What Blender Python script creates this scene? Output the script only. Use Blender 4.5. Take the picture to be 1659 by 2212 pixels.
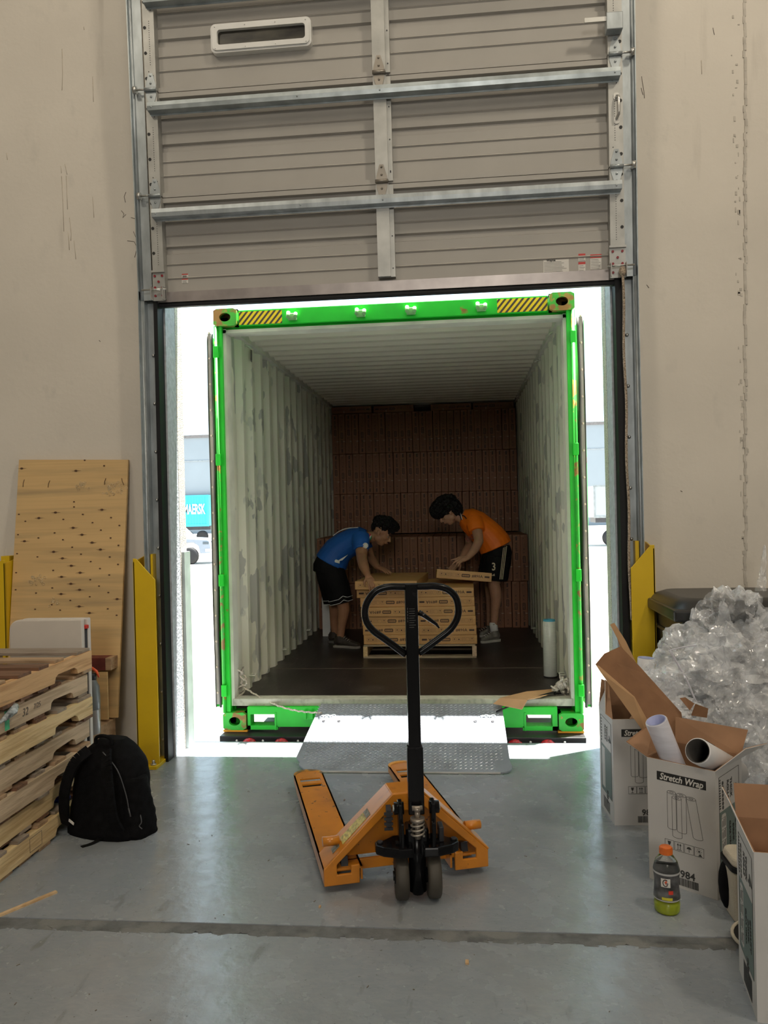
import bpy, bmesh, math, random
import numpy as np
from mathutils import Vector, Matrix, Euler
PI=math.pi
R=math.radians
random.seed(7)
SC=bpy.context.scene
COL=SC.collection
for o in list(bpy.data.objects): bpy.data.objects.remove(o)

# ---------------------------------------------------------------- camera
F=1700.0; CX,CY=829.5,1106.0; EYE=Vector((0,0,1.53))
yaw,pit,rol=R(-5.526),R(-.215),R(-1.3466)
fw=Vector((math.sin(yaw)*math.cos(pit),math.cos(yaw)*math.cos(pit),math.sin(pit)))
rt=Vector((math.cos(yaw),-math.sin(yaw),0)); up=rt.cross(fw)
rt,up=rt*math.cos(rol)+up*math.sin(rol),-rt*math.sin(rol)+up*math.cos(rol)
cam_d=bpy.data.cameras.new('camera'); cam=bpy.data.objects.new('camera',cam_d); COL.objects.link(cam)
cam.matrix_world=Matrix(((rt.x,up.x,-fw.x,EYE.x),(rt.y,up.y,-fw.y,EYE.y),(rt.z,up.z,-fw.z,EYE.z),(0,0,0,1)))
cam_d.sensor_fit='HORIZONTAL'; cam_d.sensor_width=36; cam_d.lens=36*F/1659.0; cam_d.clip_end=500
SC.camera=cam
SC.view_settings.view_transform='Standard'; SC.view_settings.look='None'
SC.view_settings.exposure=0.0; SC.view_settings.gamma=1.0
try: SC.view_settings.use_curve_mapping=False
except Exception: pass
def _ray(x,y): return fw+rt*((x-CX)/F)-up*((y-CY)/F)
def atY(x,y,Y): v=_ray(x,y); return EYE+v*(Y/v.y)
def atZ(x,y,Z): v=_ray(x,y); return EYE+v*((Z-EYE.z)/v.z)
def atX(x,y,X): v=_ray(x,y); return EYE+v*(X/v.x)
def atP(x,y,p0,n): v=_ray(x,y); n=Vector(n); return EYE+v*((Vector(p0)-EYE).dot(n)/v.dot(n))

# ---------------------------------------------------------------- light
w=bpy.data.worlds.new('sky'); SC.world=w; w.use_nodes=True
bg=w.node_tree.nodes['Background']; bg.inputs[0].default_value=(.66,.86,1,1); bg.inputs[1].default_value=2.6
sd=bpy.data.lights.new('sun','SUN'); sd.energy=40; sd.angle=R(.6); sd.color=(1,.97,.9)
so=bpy.data.objects.new('sun',sd); COL.objects.link(so)
so.rotation_euler=Vector((-.126,-.069,-1)).to_track_quat('-Z','Y').to_euler(); so.location=(3,6,12)
LAMPS=[((3.2,1.0,7.2),105,.7),((-3.6,-.5,7.2),48,1.0),((.6,-3.5,7.6),60,1.2),((-1.0,2.4,7.6),30,1.0),((.4,-7.6,4.2),200,2.4)]  # last entry is an added fill lamp that brightens the container interior
for i,(p,e,s) in enumerate(LAMPS):
    ld=bpy.data.lights.new('high_bay_or_fill_lamp','AREA'); ld.shape='DISK'; ld.size=s; ld.energy=e; ld.color=(1,.88,.70) if i<4 else (1,.95,.86)
    lo=bpy.data.objects.new('high_bay_or_fill_lamp',ld); COL.objects.link(lo); lo.location=p
    lo.rotation_euler=(Vector((-.3,4.5,1.0))-Vector(p)).to_track_quat('-Z','Y').to_euler()

# ---------------------------------------------------------------- materials
def nd(nt,t,**k):
    n=nt.nodes.new(t)
    for a,b in k.items(): setattr(n,a,b)
    return n
def mat(name,col,rough=.6,metal=0,var=.12,scale=6,bump=0,bscale=60,col2=None,stretch=None,thr=None,spec=None,rvar=0,trans=0,alpha=None,ior=None,emit=None,detail=4,coat=0):
    m=bpy.data.materials.new(name); m.use_nodes=True; nt=m.node_tree; b=nt.nodes['Principled BSDF']
    b.inputs['Roughness'].default_value=rough; b.inputs['Metallic'].default_value=metal
    if spec is not None: b.inputs['Specular IOR Level'].default_value=spec
    if trans: b.inputs['Transmission Weight'].default_value=trans
    if ior: b.inputs['IOR'].default_value=ior
    if coat: b.inputs['Coat Weight'].default_value=coat; b.inputs['Coat Roughness'].default_value=.15
    if alpha is not None: b.inputs['Alpha'].default_value=alpha
    if emit: b.inputs['Emission Color'].default_value=(*emit[0],1); b.inputs['Emission Strength'].default_value=emit[1]
    tc=nd(nt,'ShaderNodeTexCoord'); mp=nd(nt,'ShaderNodeMapping'); nt.links.new(tc.outputs['Object'],mp.inputs[0])
    if stretch: mp.inputs['Scale'].default_value=stretch
    no=nd(nt,'ShaderNodeTexNoise'); no.inputs['Scale'].default_value=scale; no.inputs['Detail'].default_value=detail; nt.links.new(mp.outputs[0],no.inputs[0])
    cr=nd(nt,'ShaderNodeValToRGB'); nt.links.new(no.outputs[0],cr.inputs[0])
    c2=col2 if col2 else tuple(c*(1-var*2) for c in col)
    c1=col if col2 else tuple(min(1,c*(1+var)) for c in col)
    lo,hi=thr if thr else (.3,.7)
    cr.color_ramp.elements[0].position=lo; cr.color_ramp.elements[1].position=hi
    cr.color_ramp.elements[0].color=(*c2,1); cr.color_ramp.elements[1].color=(*c1,1)
    nt.links.new(cr.outputs[0],b.inputs['Base Color'])
    if rvar:
        mr=nd(nt,'ShaderNodeMapRange'); mr.inputs['To Min'].default_value=rough-rvar; mr.inputs['To Max'].default_value=rough+rvar
        nt.links.new(no.outputs[0],mr.inputs[0]); nt.links.new(mr.outputs[0],b.inputs['Roughness'])
    if bump:
        n2=nd(nt,'ShaderNodeTexNoise'); n2.inputs['Scale'].default_value=bscale; n2.inputs['Detail'].default_value=5; nt.links.new(mp.outputs[0],n2.inputs[0])
        bp=nd(nt,'ShaderNodeBump'); bp.inputs['Strength'].default_value=bump; bp.inputs['Distance'].default_value=.01
        nt.links.new(n2.outputs[0],bp.inputs['Height']); nt.links.new(bp.outputs[0],b.inputs['Normal'])
    return m
M={}
def layer(m,col,scale,lo,hi,stretch=None,detail=5,fac=1,seed=0,dist=0):
    """blend a second colour over a material where a noise passes a threshold (stains, rust, scuffs)"""
    nt=m.node_tree; b=nt.nodes['Principled BSDF']; src=b.inputs['Base Color'].links[0].from_socket
    tc=nd(nt,'ShaderNodeTexCoord'); mp=nd(nt,'ShaderNodeMapping'); nt.links.new(tc.outputs['Object'],mp.inputs[0])
    mp.inputs['Location'].default_value=(seed,seed*.7,seed*1.3)
    if stretch: mp.inputs['Scale'].default_value=stretch
    no=nd(nt,'ShaderNodeTexNoise'); no.inputs['Scale'].default_value=scale; no.inputs['Detail'].default_value=detail; no.inputs['Distortion'].default_value=dist; nt.links.new(mp.outputs[0],no.inputs[0])
    mr=nd(nt,'ShaderNodeMapRange'); mr.inputs['From Min'].default_value=lo; mr.inputs['From Max'].default_value=hi; mr.inputs['To Max'].default_value=fac
    nt.links.new(no.outputs[0],mr.inputs[0])
    mx=nd(nt,'ShaderNodeMixRGB'); nt.links.new(mr.outputs[0],mx.inputs[0]); nt.links.new(src,mx.inputs[1]); mx.inputs[2].default_value=(*col,1)
    nt.links.new(mx.outputs[0],b.inputs['Base Color']); return m

# ---------------------------------------------------------------- mesh helpers
WM={}
def tag(o,label=None,cat=None,group=None,kind=None):
    if label: o['label']=label
    if cat: o['category']=cat
    if group: o['group']=group
    if kind: o['kind']=kind
    return o
def thing(name,label,cat,loc=(0,0,0),rot=(0,0,0),group=None,kind=None):
    o=bpy.data.objects.new(name,None); COL.objects.link(o); o.empty_display_size=.1
    o.location=loc; o.rotation_euler=rot
    WM[o.name]=Matrix.LocRotScale(Vector(loc),Euler(rot),None)
    return tag(o,label,cat,group,kind)
class MB:
    """collects shapes in one bmesh; build() links them as one object"""
    def __init__(s): s.bm=bmesh.new(); s.mi=0
    def _f(s,vs,faces,smooth=False):
        v=[s.bm.verts.new(p) for p in vs]
        for f in faces:
            try:
                q=s.bm.faces.new([v[i] for i in f]); q.material_index=s.mi; q.smooth=smooth
            except ValueError: pass
        return v
    def box(s,x0,x1,y0,y1,z0,z1,m=None,bev=0):
        vs=[Vector((x,y,z)) for x in (x0,x1) for y in (y0,y1) for z in (z0,z1)]
        if m is not None: vs=[m@v for v in vs]
        if bev:
            b=bmesh.new(); vv=[b.verts.new(p) for p in vs]
            for f in ((0,1,3,2),(4,6,7,5),(0,4,5,1),(2,3,7,6),(0,2,6,4),(1,5,7,3)): b.faces.new([vv[i] for i in f])
            bmesh.ops.bevel(b,geom=b.edges[:],offset=bev,segments=2,affect='EDGES',profile=.5)
            b.verts.index_update()
            s._f([v.co.copy() for v in b.verts],[[v.index for v in f.verts] for f in b.faces]); b.free()
        else: s._f(vs,((0,1,3,2),(4,6,7,5),(0,4,5,1),(2,3,7,6),(0,2,6,4),(1,5,7,3)))
        return s
    def bar(s,p0,p1,w,h,upv=(0,0,1),bev=0):
        p0,p1=Vector(p0),Vector(p1); d=p1-p0; L=d.length; d.normalize()
        u=Vector(upv); x=d.cross(u)
        if x.length<1e-4: u=Vector((0,1,0)); x=d.cross(u)
        x.normalize(); u=x.cross(d)
        m=Matrix(((x.x,d.x,u.x,p0.x),(x.y,d.y,u.y,p0.y),(x.z,d.z,u.z,p0.z),(0,0,0,1)))
        return s.box(-w/2,w/2,0,L,-h/2,h/2,m,bev)
    def prism(s,poly,a,b,axis='y',m=None,smooth=False):
        """2D polygon extruded along an axis between a and b"""
        def P(u,v,t):
            p=Vector((u,t,v)) if axis=='y' else (Vector((t,u,v)) if axis=='x' else Vector((u,v,t)))
            return m@p if m is not None else p
        n=len(poly); vs=[P(u,v,a) for u,v in poly]+[P(u,v,b) for u,v in poly]
        fs=[list(range(n)),list(range(2*n-1,n-1,-1))]+[[i,i+n,(i+1)%n+n,(i+1)%n] for i in range(n)]
        s._f(vs,fs,smooth); return s
    def tube(s,pts,r,n=10,closed=False,cap=True):
        pts=[Vector(p) for p in pts]; k=len(pts); rs=r if isinstance(r,(list,tuple)) else [r]*k
        rings=[]; prev=None
        for i,p in enumerate(pts):
            if closed: d=pts[(i+1)%k]-pts[i-1]
            else: d=pts[min(i+1,k-1)]-pts[max(i-1,0)]
            d.normalize()
            if prev is None:
                a=Vector((0,0,1)) if abs(d.z)<.9 else Vector((1,0,0))
            else: a=prev
            a=(a-d*a.dot(d)).normalized(); prev=a; b=d.cross(a)
            rings.append([s.bm.verts.new(p+(a*math.cos(2*PI*j/n)+b*math.sin(2*PI*j/n))*rs[i]) for j in range(n)])
        for i in range(k if closed else k-1):
            A,B=rings[i],rings[(i+1)%k]
            for j in range(n):
                f=s.bm.faces.new((A[j],A[(j+1)%n],B[(j+1)%n],B[j])); f.smooth=True; f.material_index=s.mi
        if cap and not closed:
            for rg in (rings[0][::-1],rings[-1]):
                f=s.bm.faces.new(rg); f.material_index=s.mi
        return s
    def cyl(s,p0,p1,r,n=16,r2=None): return s.tube([p0,p1],[r,r if r2 is None else r2],n)
    def lathe(s,prof,loc=(0,0,0),n=24,m=None,smooth=True,arc=2*PI,sx=1,sy=1,cap=True):
        """profile of (radius,z) turned about the z axis"""
        rings=[]
        for r,z in prof:
            ring=[]
            for j in range(n):
                a=arc*j/n; p=Vector((r*math.cos(a)*sx,r*math.sin(a)*sy,z))
                p=m@p if m is not None else p+Vector(loc)
                ring.append(s.bm.verts.new(p))
            rings.append(ring)
        for A,B in zip(rings,rings[1:]):
            for j in range(n):
                f=s.bm.faces.new((A[j],A[(j+1)%n],B[(j+1)%n],B[j])); f.smooth=smooth; f.material_index=s.mi
        for rg in ((rings[0][::-1],rings[-1]) if cap else ()):
            try: f=s.bm.faces.new(rg); f.material_index=s.mi
            except ValueError: pass
        return s
    def ball(s,c,r,n=10,sc=(1,1,1),m=None):
        q=Matrix.Translation(Vector(c))@Matrix.Diagonal((*[r*k for k in sc],1))
        if m is not None: q=m@q
        res=bmesh.ops.create_uvsphere(s.bm,u_segments=n,v_segments=max(4,n//2+1),radius=1,matrix=q)
        for v in res['verts']:
            for f in v.link_faces: f.smooth=True; f.material_index=s.mi
        return s
    def quad(s,a,b,c,d): s._f([Vector(a),Vector(b),Vector(c),Vector(d)],[(0,1,2,3)]); return s
    def slab(s,poly3,t):
        """3D planar polygon given a thickness t along its normal"""
        P=[Vector(p) for p in poly3]; nrm=Vector((0,0,0))
        for i in range(len(P)): nrm+=P[i].cross(P[(i+1)%len(P)])
        nrm.normalize(); n=len(P)
        s._f(P+[p-nrm*t for p in P],[list(range(n)),list(range(2*n-1,n-1,-1))]+[[i,i+n,(i+1)%n+n,(i+1)%n] for i in range(n)]); return s
    def build(s,name,mats,parent=None,local=False,label=None,mods=None,smooth=None,recalc=True,**k):
        if recalc: bmesh.ops.recalc_face_normals(s.bm,faces=s.bm.faces[:])
        if parent is not None and not local:
            s.bm.transform(WM[parent.name].inverted())
        elif parent is None and not local:
            # put the origin at the base of the mesh
            xs=[v.co for v in s.bm.verts]
            c=Vector((sum(v.x for v in xs)/len(xs),sum(v.y for v in xs)/len(xs),min(v.z for v in xs)))
            s.bm.transform(Matrix.Translation(-c))
        me=bpy.data.meshes.new(name); s.bm.to_mesh(me); s.bm.free()
        o=bpy.data.objects.new(name,me); COL.objects.link(o)
        for m in (mats if isinstance(mats,(list,tuple)) else [mats]): me.materials.append(m)
        if parent is not None:
            o.parent=parent; WM[o.name]=WM[parent.name].copy()
        elif not local: o.location=c; WM[o.name]=Matrix.Translation(c)
        else: WM[o.name]=Matrix.Identity(4)
        if smooth:
            for p in me.polygons: p.use_smooth=True
        for md in (mods or []):
            q=o.modifiers.new(md[0],md[0])
            for a,b in md[1].items(): setattr(q,a,b)
        tag(o,label,**k); return o
def text(s,size,m,mt,parent,name='lettering',bold=.0,shear=0,extrude=.0004,align='CENTER',sx=1,label=None,mirror=False):
    """flat lettering whose local x runs along the words and z is the face normal; m places it in the world"""
    cu=bpy.data.curves.new(name,'FONT'); cu.body=s; cu.size=size; cu.extrude=extrude; cu.shear=shear; cu.offset=bold; cu.align_x=align; cu.align_y='CENTER'; cu.resolution_u=2
    t=bpy.data.objects.new(name,cu); COL.objects.link(t)
    dg=bpy.context.evaluated_depsgraph_get(); me=bpy.data.meshes.new_from_object(t.evaluated_get(dg))
    bpy.data.objects.remove(t)
    me.transform(Matrix.Diagonal((-sx if mirror else sx,1,1,1))); me.transform(m)
    if parent is not None: me.transform(WM[parent.name].inverted())
    o=bpy.data.objects.new(name,me); COL.objects.link(o); me.materials.clear(); me.materials.append(mt); o.parent=parent
    WM[o.name]=WM[parent.name].copy() if parent else Matrix.Identity(4)
    if label: o['label']=label
    return o
def frame_m(o,x,y):
    """matrix with origin o, local x along x, local y along y (both made unit)"""
    o,x,y=Vector(o),Vector(x).normalized(),Vector(y); z=x.cross(y).normalized(); y=z.cross(x)
    return Matrix(((x.x,y.x,z.x,o.x),(x.y,y.y,z.y,o.y),(x.z,y.z,z.z,o.z),(0,0,0,1)))
def copy_tree(o,parent=None):
    c=o.copy(); COL.objects.link(c); WM[c.name]=WM.get(o.name,Matrix.Identity(4)).copy()
    if parent is not None: c.parent=parent
    for ch in list(o.children): copy_tree(ch,c)
    return c

M['wall']=mat('painted_concrete',(.70,.65,.575),.75,var=.035,scale=1.4,bump=.12,bscale=35)
layer(M['wall'],(.42,.38,.33),2.2,.66,.80,(3,3,.35),fac=.5); layer(M['wall'],(.55,.52,.47),9,.62,.8,(1,1,.5),fac=.5,seed=3)
M['galv']=mat('galvanised_steel',(.42,.46,.48),.4,.5,var=.15,scale=14,stretch=(1,1,.4))
M['galvd']=mat('galvanised_strut',(.42,.47,.49),.38,.6,var=.15,scale=10)
M['door']=mat('painted_door_steel',(.40,.38,.35),.5,0,var=.03,scale=3)
M['black']=mat('black_rubber',(.010,.010,.012),.6,var=.1,spec=.3)
M['dark']=mat('dark_steel',(.03,.03,.035),.45,.3)
M['white']=mat('white_plastic',(.75,.75,.73),.4,var=.03)
M['red']=mat('red_paint',(.55,.03,.02),.4)
M['ink']=mat('black_ink',(.02,.02,.02),.6,var=0)
M['paper']=mat('paper_sticker',(.72,.70,.66),.6,var=.03)
M['yellow']=mat('yellow_safety_paint',(.75,.50,.012),.38,var=.05,scale=3); layer(M['yellow'],(.35,.24,.02),9,.66,.75,(1,1,.4),fac=.6)
M['steel']=mat('bright_steel',(.6,.6,.58),.3,.9)
# ================================================================ setting
def floor_mat():
    m=mat('polished_concrete_floor',(.29,.32,.355),.3,var=.08,scale=1.3,bump=.16,bscale=22,detail=8)
    layer(m,(.20,.225,.25),9,.30,.80,(1,2.0,1),fac=.35,seed=21,detail=9,dist=2.2); layer(m,(.42,.44,.46),14,.42,.85,(1,2.2,1),fac=.3,seed=31,detail=9,dist=2.5); layer(m,(.12,.13,.14),24,.66,.70,(1,1.8,1),fac=.55,seed=41,detail=6,dist=3)
    layer(m,(.21,.225,.235),2.2,.40,.85,fac=.30,seed=5,detail=10); layer(m,(.42,.42,.41),5,.45,.85,fac=.22,seed=9,detail=10)
    layer(m,(.10,.10,.10),70,.70,.74,fac=.7,seed=2,detail=2); layer(m,(.13,.13,.125),14,.66,.72,(1,.25,1),fac=.5,seed=12)
    nt=m.node_tree; b=nt.nodes['Principled BSDF']
    no=nd(nt,'ShaderNodeTexNoise'); no.inputs['Scale'].default_value=9; no.inputs['Detail'].default_value=4
    tc=nd(nt,'ShaderNodeTexCoord'); nt.links.new(tc.outputs['Object'],no.inputs[0])
    mr=nd(nt,'ShaderNodeMapRange'); mr.inputs['From Min'].default_value=.3; mr.inputs['From Max'].default_value=.7; mr.inputs['To Min'].default_value=.18; mr.inputs['To Max'].default_value=.32; b.inputs['Specular IOR Level'].default_value=.85
    nt.links.new(no.outputs[0],mr.inputs[0]); nt.links.new(mr.outputs[0],b.inputs['Roughness'])
    return m
M['floor']=floor_mat()
M['joint']=layer(mat('worn_joint_filler',(.15,.155,.155),.7,var=.2,scale=18,bump=.5),(.20,.20,.19),8,.5,.6)
YW=4.80; YO=5.05; XL,XR=-1.83,.93; ZT=3.35; DE=5.13
f=MB(); f.box(-9,9,-9,2.785,-.2,0); f.box(-9,9,2.855,DE,-.2,0); f.build('floor',M['floor'],kind='structure')
# saw-cut control joint running across the slab, with crumbled filler
f=MB(); f.box(-9,9,2.785,2.855,-.2,-.004)
rr=random.Random(3)
for i in range(150):
    x=-2.6+i*.028; zc=.0006+.00012*(i%5); f.slab([(x+rr.uniform(-.02,.02),2.778+rr.uniform(-.012,.012),zc),(x+rr.uniform(.02,.07),2.78+rr.uniform(-.012,.01),zc),(x+rr.uniform(.02,.05),2.80,zc),(x-.01,2.802,zc)][::-1],-.003)
f.build('trim_1',M['joint'],kind='structure')
wb=MB(); wb.box(-9,XL,YW,YO,-.2,9); wb.box(XR,9,YW,YO,-.2,9); wb.box(XL,XR,YW,YO,ZT,9); wb.build('wall_back',M['wall'],kind='structure')
for nm,a in (('wall_left',(-9.2,-9,-9,YO,0,9)),('wall_right',(9,9.2,-9,YO,0,9)),('wall_rear',(-9.2,9.2,-9.2,-9,0,9))):
    q=MB(); q.box(*a); q.build(nm,M['wall'],kind='structure')
q=MB(); q.box(-9.2,9.2,-9.2,YO,9,9.2); q.build('ceiling',M['wall'],kind='structure')
# exposed aggregate facing and steel edge of the opening
M['agg']=mat('exposed_aggregate_concrete',(.66,.62,.55),.9,var=.1,scale=120,bump=.8,bscale=150,col2=(.30,.27,.24),thr=(.33,.55))
M['concrete']=mat('bare_concrete',(.46,.49,.53),.9,var=.1,scale=30,bump=.4)
for sx,x in ((1,XL),(-1,XR)):
    q=MB(); q.box(min(x,x+sx*.012),max(x,x+sx*.012),YW+.001,YO-.085,0,ZT); q.build('trim_2' if sx>0 else 'trim_3',M['concrete'],kind='structure')
    q=MB(); q.box(min(x,x+sx*.014),max(x,x+sx*.014),YO-.085,YO+.03,0,ZT); q.build('trim_4' if sx>0 else 'trim_5',M['agg'],kind='structure')
q=MB(); q.box(XL+.014,XL+.034,YO-.07,YO+.04,0,1.28); q.build('corner_guard',mat('grey_painted_steel',(.38,.43,.42),.5,.2),label='grey steel corner guard on the outer edge of the left door jamb',cat='corner guard')
# long vertical caulked joint on the right hand wall panel
q=MB(); rr=random.Random(5)
for i in range(130):
    z=.2+i*.04; a=rr.uniform(-.006,.006); x=1.64+.0008*i
    q.box(x-.007+a,x+.007+a,YW-.004-rr.uniform(0,.003),YW+.001,z,z+.04)
for i in range(90):
    z=rr.uniform(.3,4.4); x=1.66+rr.uniform(-.022,.022); q.box(x,x+rr.uniform(.003,.014),YW-.003,YW+.001,z,z+rr.uniform(.004,.03))
q.build('trim_6',mat('dirty_caulk',(.56,.52,.46),.8,var=.1,scale=20),kind='structure')
# scuffs and hairline marks scratched on the walls
def marks(name,pts,mt,r=.0016):
    q=MB()
    for poly in pts: q.tube([atY(x,y,YW-.0012) for x,y in poly],r,5)
    q.build(name,mt,kind='structure')
M['scuff']=mat('scuff_mark',(.16,.13,.11),.8)
marks('trim_7',[[(262,455),(268,462),(265,470),(272,463)],[(275,520),(290,522),(296,535),(291,556)],[(272,415),(268,425),(271,437)],[(283,470),(299,474)],[(288,500),(293,512),(296,520)],[(1386,165),(1388,180),(1391,196),(1392,212)],[(1385,190),(1389,205)],[(214,735),(217,738)],[(1397,615),(1402,622)],[(1540,60),(1543,75)],[(1470,1060),(1474,1062)],[(140,1150),(141,1152)]],M['scuff'])
marks('trim_8',[[(131,358),(133,374)],[(140,354),(145,377)],[(133,380),(136,440),(138,500)],[(143,380),(146,452)],[(150,470),(154,505),(153,520)],[(160,520),(164,560)],[(147,500),(150,540)],[(200,425),(203,470)],[(181,58),(182,64)],[(134,105),(135,160),(134,195)],[(200,165),(202,220)],[(14,330),(16,345)],[(1665-150,130),(1665-149,160)]],layer(mat('faint_brown_scuff',(.58,.52,.44),.8),(.46,.40,.32),20,.5,.6),r=.0016)
# outside ground and the building across the yard
M['yard']=mat('sunlit_concrete_yard',(.42,.40,.36),.9,var=.08,scale=3,bump=.3,bscale=90)
q=MB(); q.box(-80,80,DE,120,-1.3,-1.0); q.build('ground',M['yard'],kind='structure')
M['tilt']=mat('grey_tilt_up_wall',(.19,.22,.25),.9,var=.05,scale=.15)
b=thing('warehouse_building','long grey tilt-up warehouse across the sunny yard','building',(-15,96,-1))
q=MB(); q.box(-60,35,96,110,-1,11.0); q.build('wall',M['tilt'],b)
q=MB(); q.box(-60,35,95.8,110,11.0,11.35); q.build('parapet_cap',mat('dark_flashing',(.12,.11,.11),.7),b)
q=MB(); q.box(-60,35,95.93,96.02,8.05,8.16); q.build('panel_joint',mat('joint_line',(.22,.24,.26),.9),b)
q=MB(); q.box(-50,-25,95.2,96,3.6,3.75); q.build('canopy',mat('canopy_steel',(.13,.12,.12),.7),b)

# ================================================================ overhead door
TH=R(2.5); D0=Vector((0,4.72,2.85))
door=thing('door_1','raised sectional steel dock door with ribbed beige panels','door',D0,(TH,0,0),kind='structure')
DM=WM[door.name]
def dl(x,y):
    p=atP(x,y,D0,(0,math.cos(TH),math.sin(TH))); return DM.inverted()@p
SX0,SX1=-1.84,.985; SEC=[0,.622,1.252,1.882,2.3]
for k in range(4):
    z0,z1=SEC[k],SEC[k+1]; h=.63
    pr=[(z0+.002,-.0),(z0+.03,-.0),(z0+.036,.028)]
    for fz in (.13,.215): pr+=[(z0+fz,.028),(z0+fz+.008,.020),(z0+fz+.016,.028)]
    pr+=[(z0+.285,.028),(z0+.293,.046),(z0+.325,.046),(z0+.333,.028)]
    for fz in (.39,.475): pr+=[(z0+fz,.028),(z0+fz+.008,.020),(z0+fz+.016,.028)]
    pr+=[(z0+.555,.028),(z1-.035,.028),(z1-.030,.0),(z1-.002,.0)]
    pr=[p for p in pr if p[0]<=z1]
    q=MB(); poly=[(y,z) for z,y in pr]+[(.055,pr[-1][0]),(.055,z0+.002)]
    q.prism(poly,SX0,SX1,'x')
    sec=q.build('door_section',M['door'],door,local=True)
# bottom rail and weather seal
q=MB(); q.box(SX0,SX1,-.006,.05,-.012,.05); q.build('bottom_rail',mat('bottom_rail_metal',(.40,.36,.35),.35,.5),door,local=True)
q=MB(); q.box(SX0,SX1,.0,.045,-.04,-.013,bev=.008); q.build('weather_seal',M['black'],door,local=True)
def holes(q,x,z0,z1,dz,r,y=-.0385):
    z=z0
    while z<z1: q.cyl((x,y-.002,z),(x,y+.004,z),r,8); z+=dz
# stiles
M['stile']=mat('stile_steel',(.44,.44,.42),.42,.45,var=.1,scale=8)
for k in range(4):
    z0,z1=SEC[k]+.012,SEC[k+1]-.012
    z0=max(z0,.07)
    c=MB(); c.box(-.455,-.378,-.035,.03,z0,z1); c.box(-.378,-.352,-.015,.03,z0,z1); o=c.build('centre_stile',M['stile'],door,local=True)
    h=MB(); [h.cyl((-.365,-.018,z0+.05+.19*i),(-.365,-.012,z0+.05+.19*i),.004,6) for i in range(4)]; h.build('rivets',M['dark'],o,local=True)
    for s,x0,x1 in ((0,-1.842,-1.772),(1,.902,.983)):
        c=MB(); c.box(x0,x1,-.038,.03,SEC[k]+.005,SEC[k+1]-.005)
        o=c.build('end_stile',M['stile'],door,local=True)
        h=MB(); xo=x0+.012 if s==0 else x1-.014
        for i in range(4): h.cyl((xo,-.0405,z0+.06+.15*i),(xo,-.03,z0+.06+.15*i),.0095,10)
        xm=(x0+x1)/2+(.004 if s==0 else -.006)
        for i in range(20): h.cyl((xm,-.0398,z0+.14+.0135*i),(xm,-.03,z0+.14+.0135*i),.0022,6)
        for a,b2 in ((-.012,.06),(.014,.075),(-.012,.10),(.012,.46),(-.012,.475),(.014,.50)): h.cyl((xm+a,-.0398,z0+b2),(xm+a,-.03,z0+b2),.003,6)
        h.build('punched_holes',M['ink'],o,local=True)
# hinges at the joints
def hinge(x,z,wide,mt):
    q=MB(); w=.032
    q.prism([(x-w,z-.005),(x+w,z-.005),(x+w,z-.03),(x+.012,z-.095),(x-.012,z-.095),(x-w,z-.03)],-.043,-.036,'y')
    q.prism([(x-w,z+.005),(x+w,z+.005),(x+w,z+.03),(x+.012,z+.10),(x-.012,z+.10),(x-w,z+.03)],-.043,-.036,'y')
    q.cyl((x-w-.006,-.052,z),(x+w+.006,-.052,z),.011,12)
    for dz in (-.08,-.04,.04,.085): q.ball((x,-.044,z+dz),.007,8)
    q.build('hinge',mt,door,local=True)
M['hinge']=mat('hinge_steel',(.33,.30,.26),.4,.6)
for z in SEC[1:4]:
    hinge(-.417,z,0,M['hinge']); hinge(-1.805,z,1,M['galv']); hinge(.942,z,1,M['galv'])
    for x0,x1 in ((-1.90,-1.80),(.94,1.035)):
        q=MB(); q.cyl((x0,-.055,z),(x1,-.055,z),.006,8); xr=x0 if x0<-1 else x1; q.cyl((xr-.01,-.055,z),(xr+.01,-.055,z),.022,14); q.build('roller',M['steel'],door,local=True)
# reinforcing struts
for z,mt in ((.505,M['galv']),(1.135,M['galvd']),(1.765,M['galvd'])):
    q=MB(); z0=z-.024
    q.prism([(-.036,z0-.012),(-.036,z0),(-.085,z0+.004),(-.088,z0+.022),(-.088,z0+.028),(-.085,z0+.046),(-.036,z0+.05),(-.036,z0+.062),(-.039,z0+.062),(-.039,z0+.053),(-.089,z0+.049),(-.093,z0+.025),(-.089,z0+.001),(-.039,z0-.003),(-.039,z0-.012)],-1.815,.962,'x')
    for x in (-1.79,-.9,-.41,.93): q.ball((x,-.09,z0+.018),.006,8)
    q.build('strut',mt,door,local=True)
# bottom brackets with red fixings
for s,x0,x1 in ((-1,-1.842,-1.765),(1,.895,.985)):
    q=MB(); q.box(x0,x1,-.045,-.037,-.01,.16); q.box(x0,x0+.004,-.09,-.037,-.01,.07); q.box(x1-.004,x1,-.09,-.037,-.01,.07); q.box(x0-.003,x1+.003,-.06,-.037,.16,.172)
    o=q.build('bottom_bracket',M['stile'],door,local=True)
    q=MB()
    for a,b2 in ((.2,.02),(.8,.02),(.2,.07),(.8,.07),(.5,.105),(.2,.14),(.8,.14)): q.cyl((x0+(x1-x0)*a,-.050,b2),(x0+(x1-x0)*a,-.044,b2),.0075,10)
    q.build('red_bolt_heads',mat('red_bolt_paint',(.28,.02,.03),.4),o,local=True)
    q=MB(); xa=x0-.06 if s<0 else x0-.02; q.cyl((xa,-.075,.052),(xa+.155,-.075,.052),.0055,8); q.build('roller',M['steel'],door,local=True)
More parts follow.
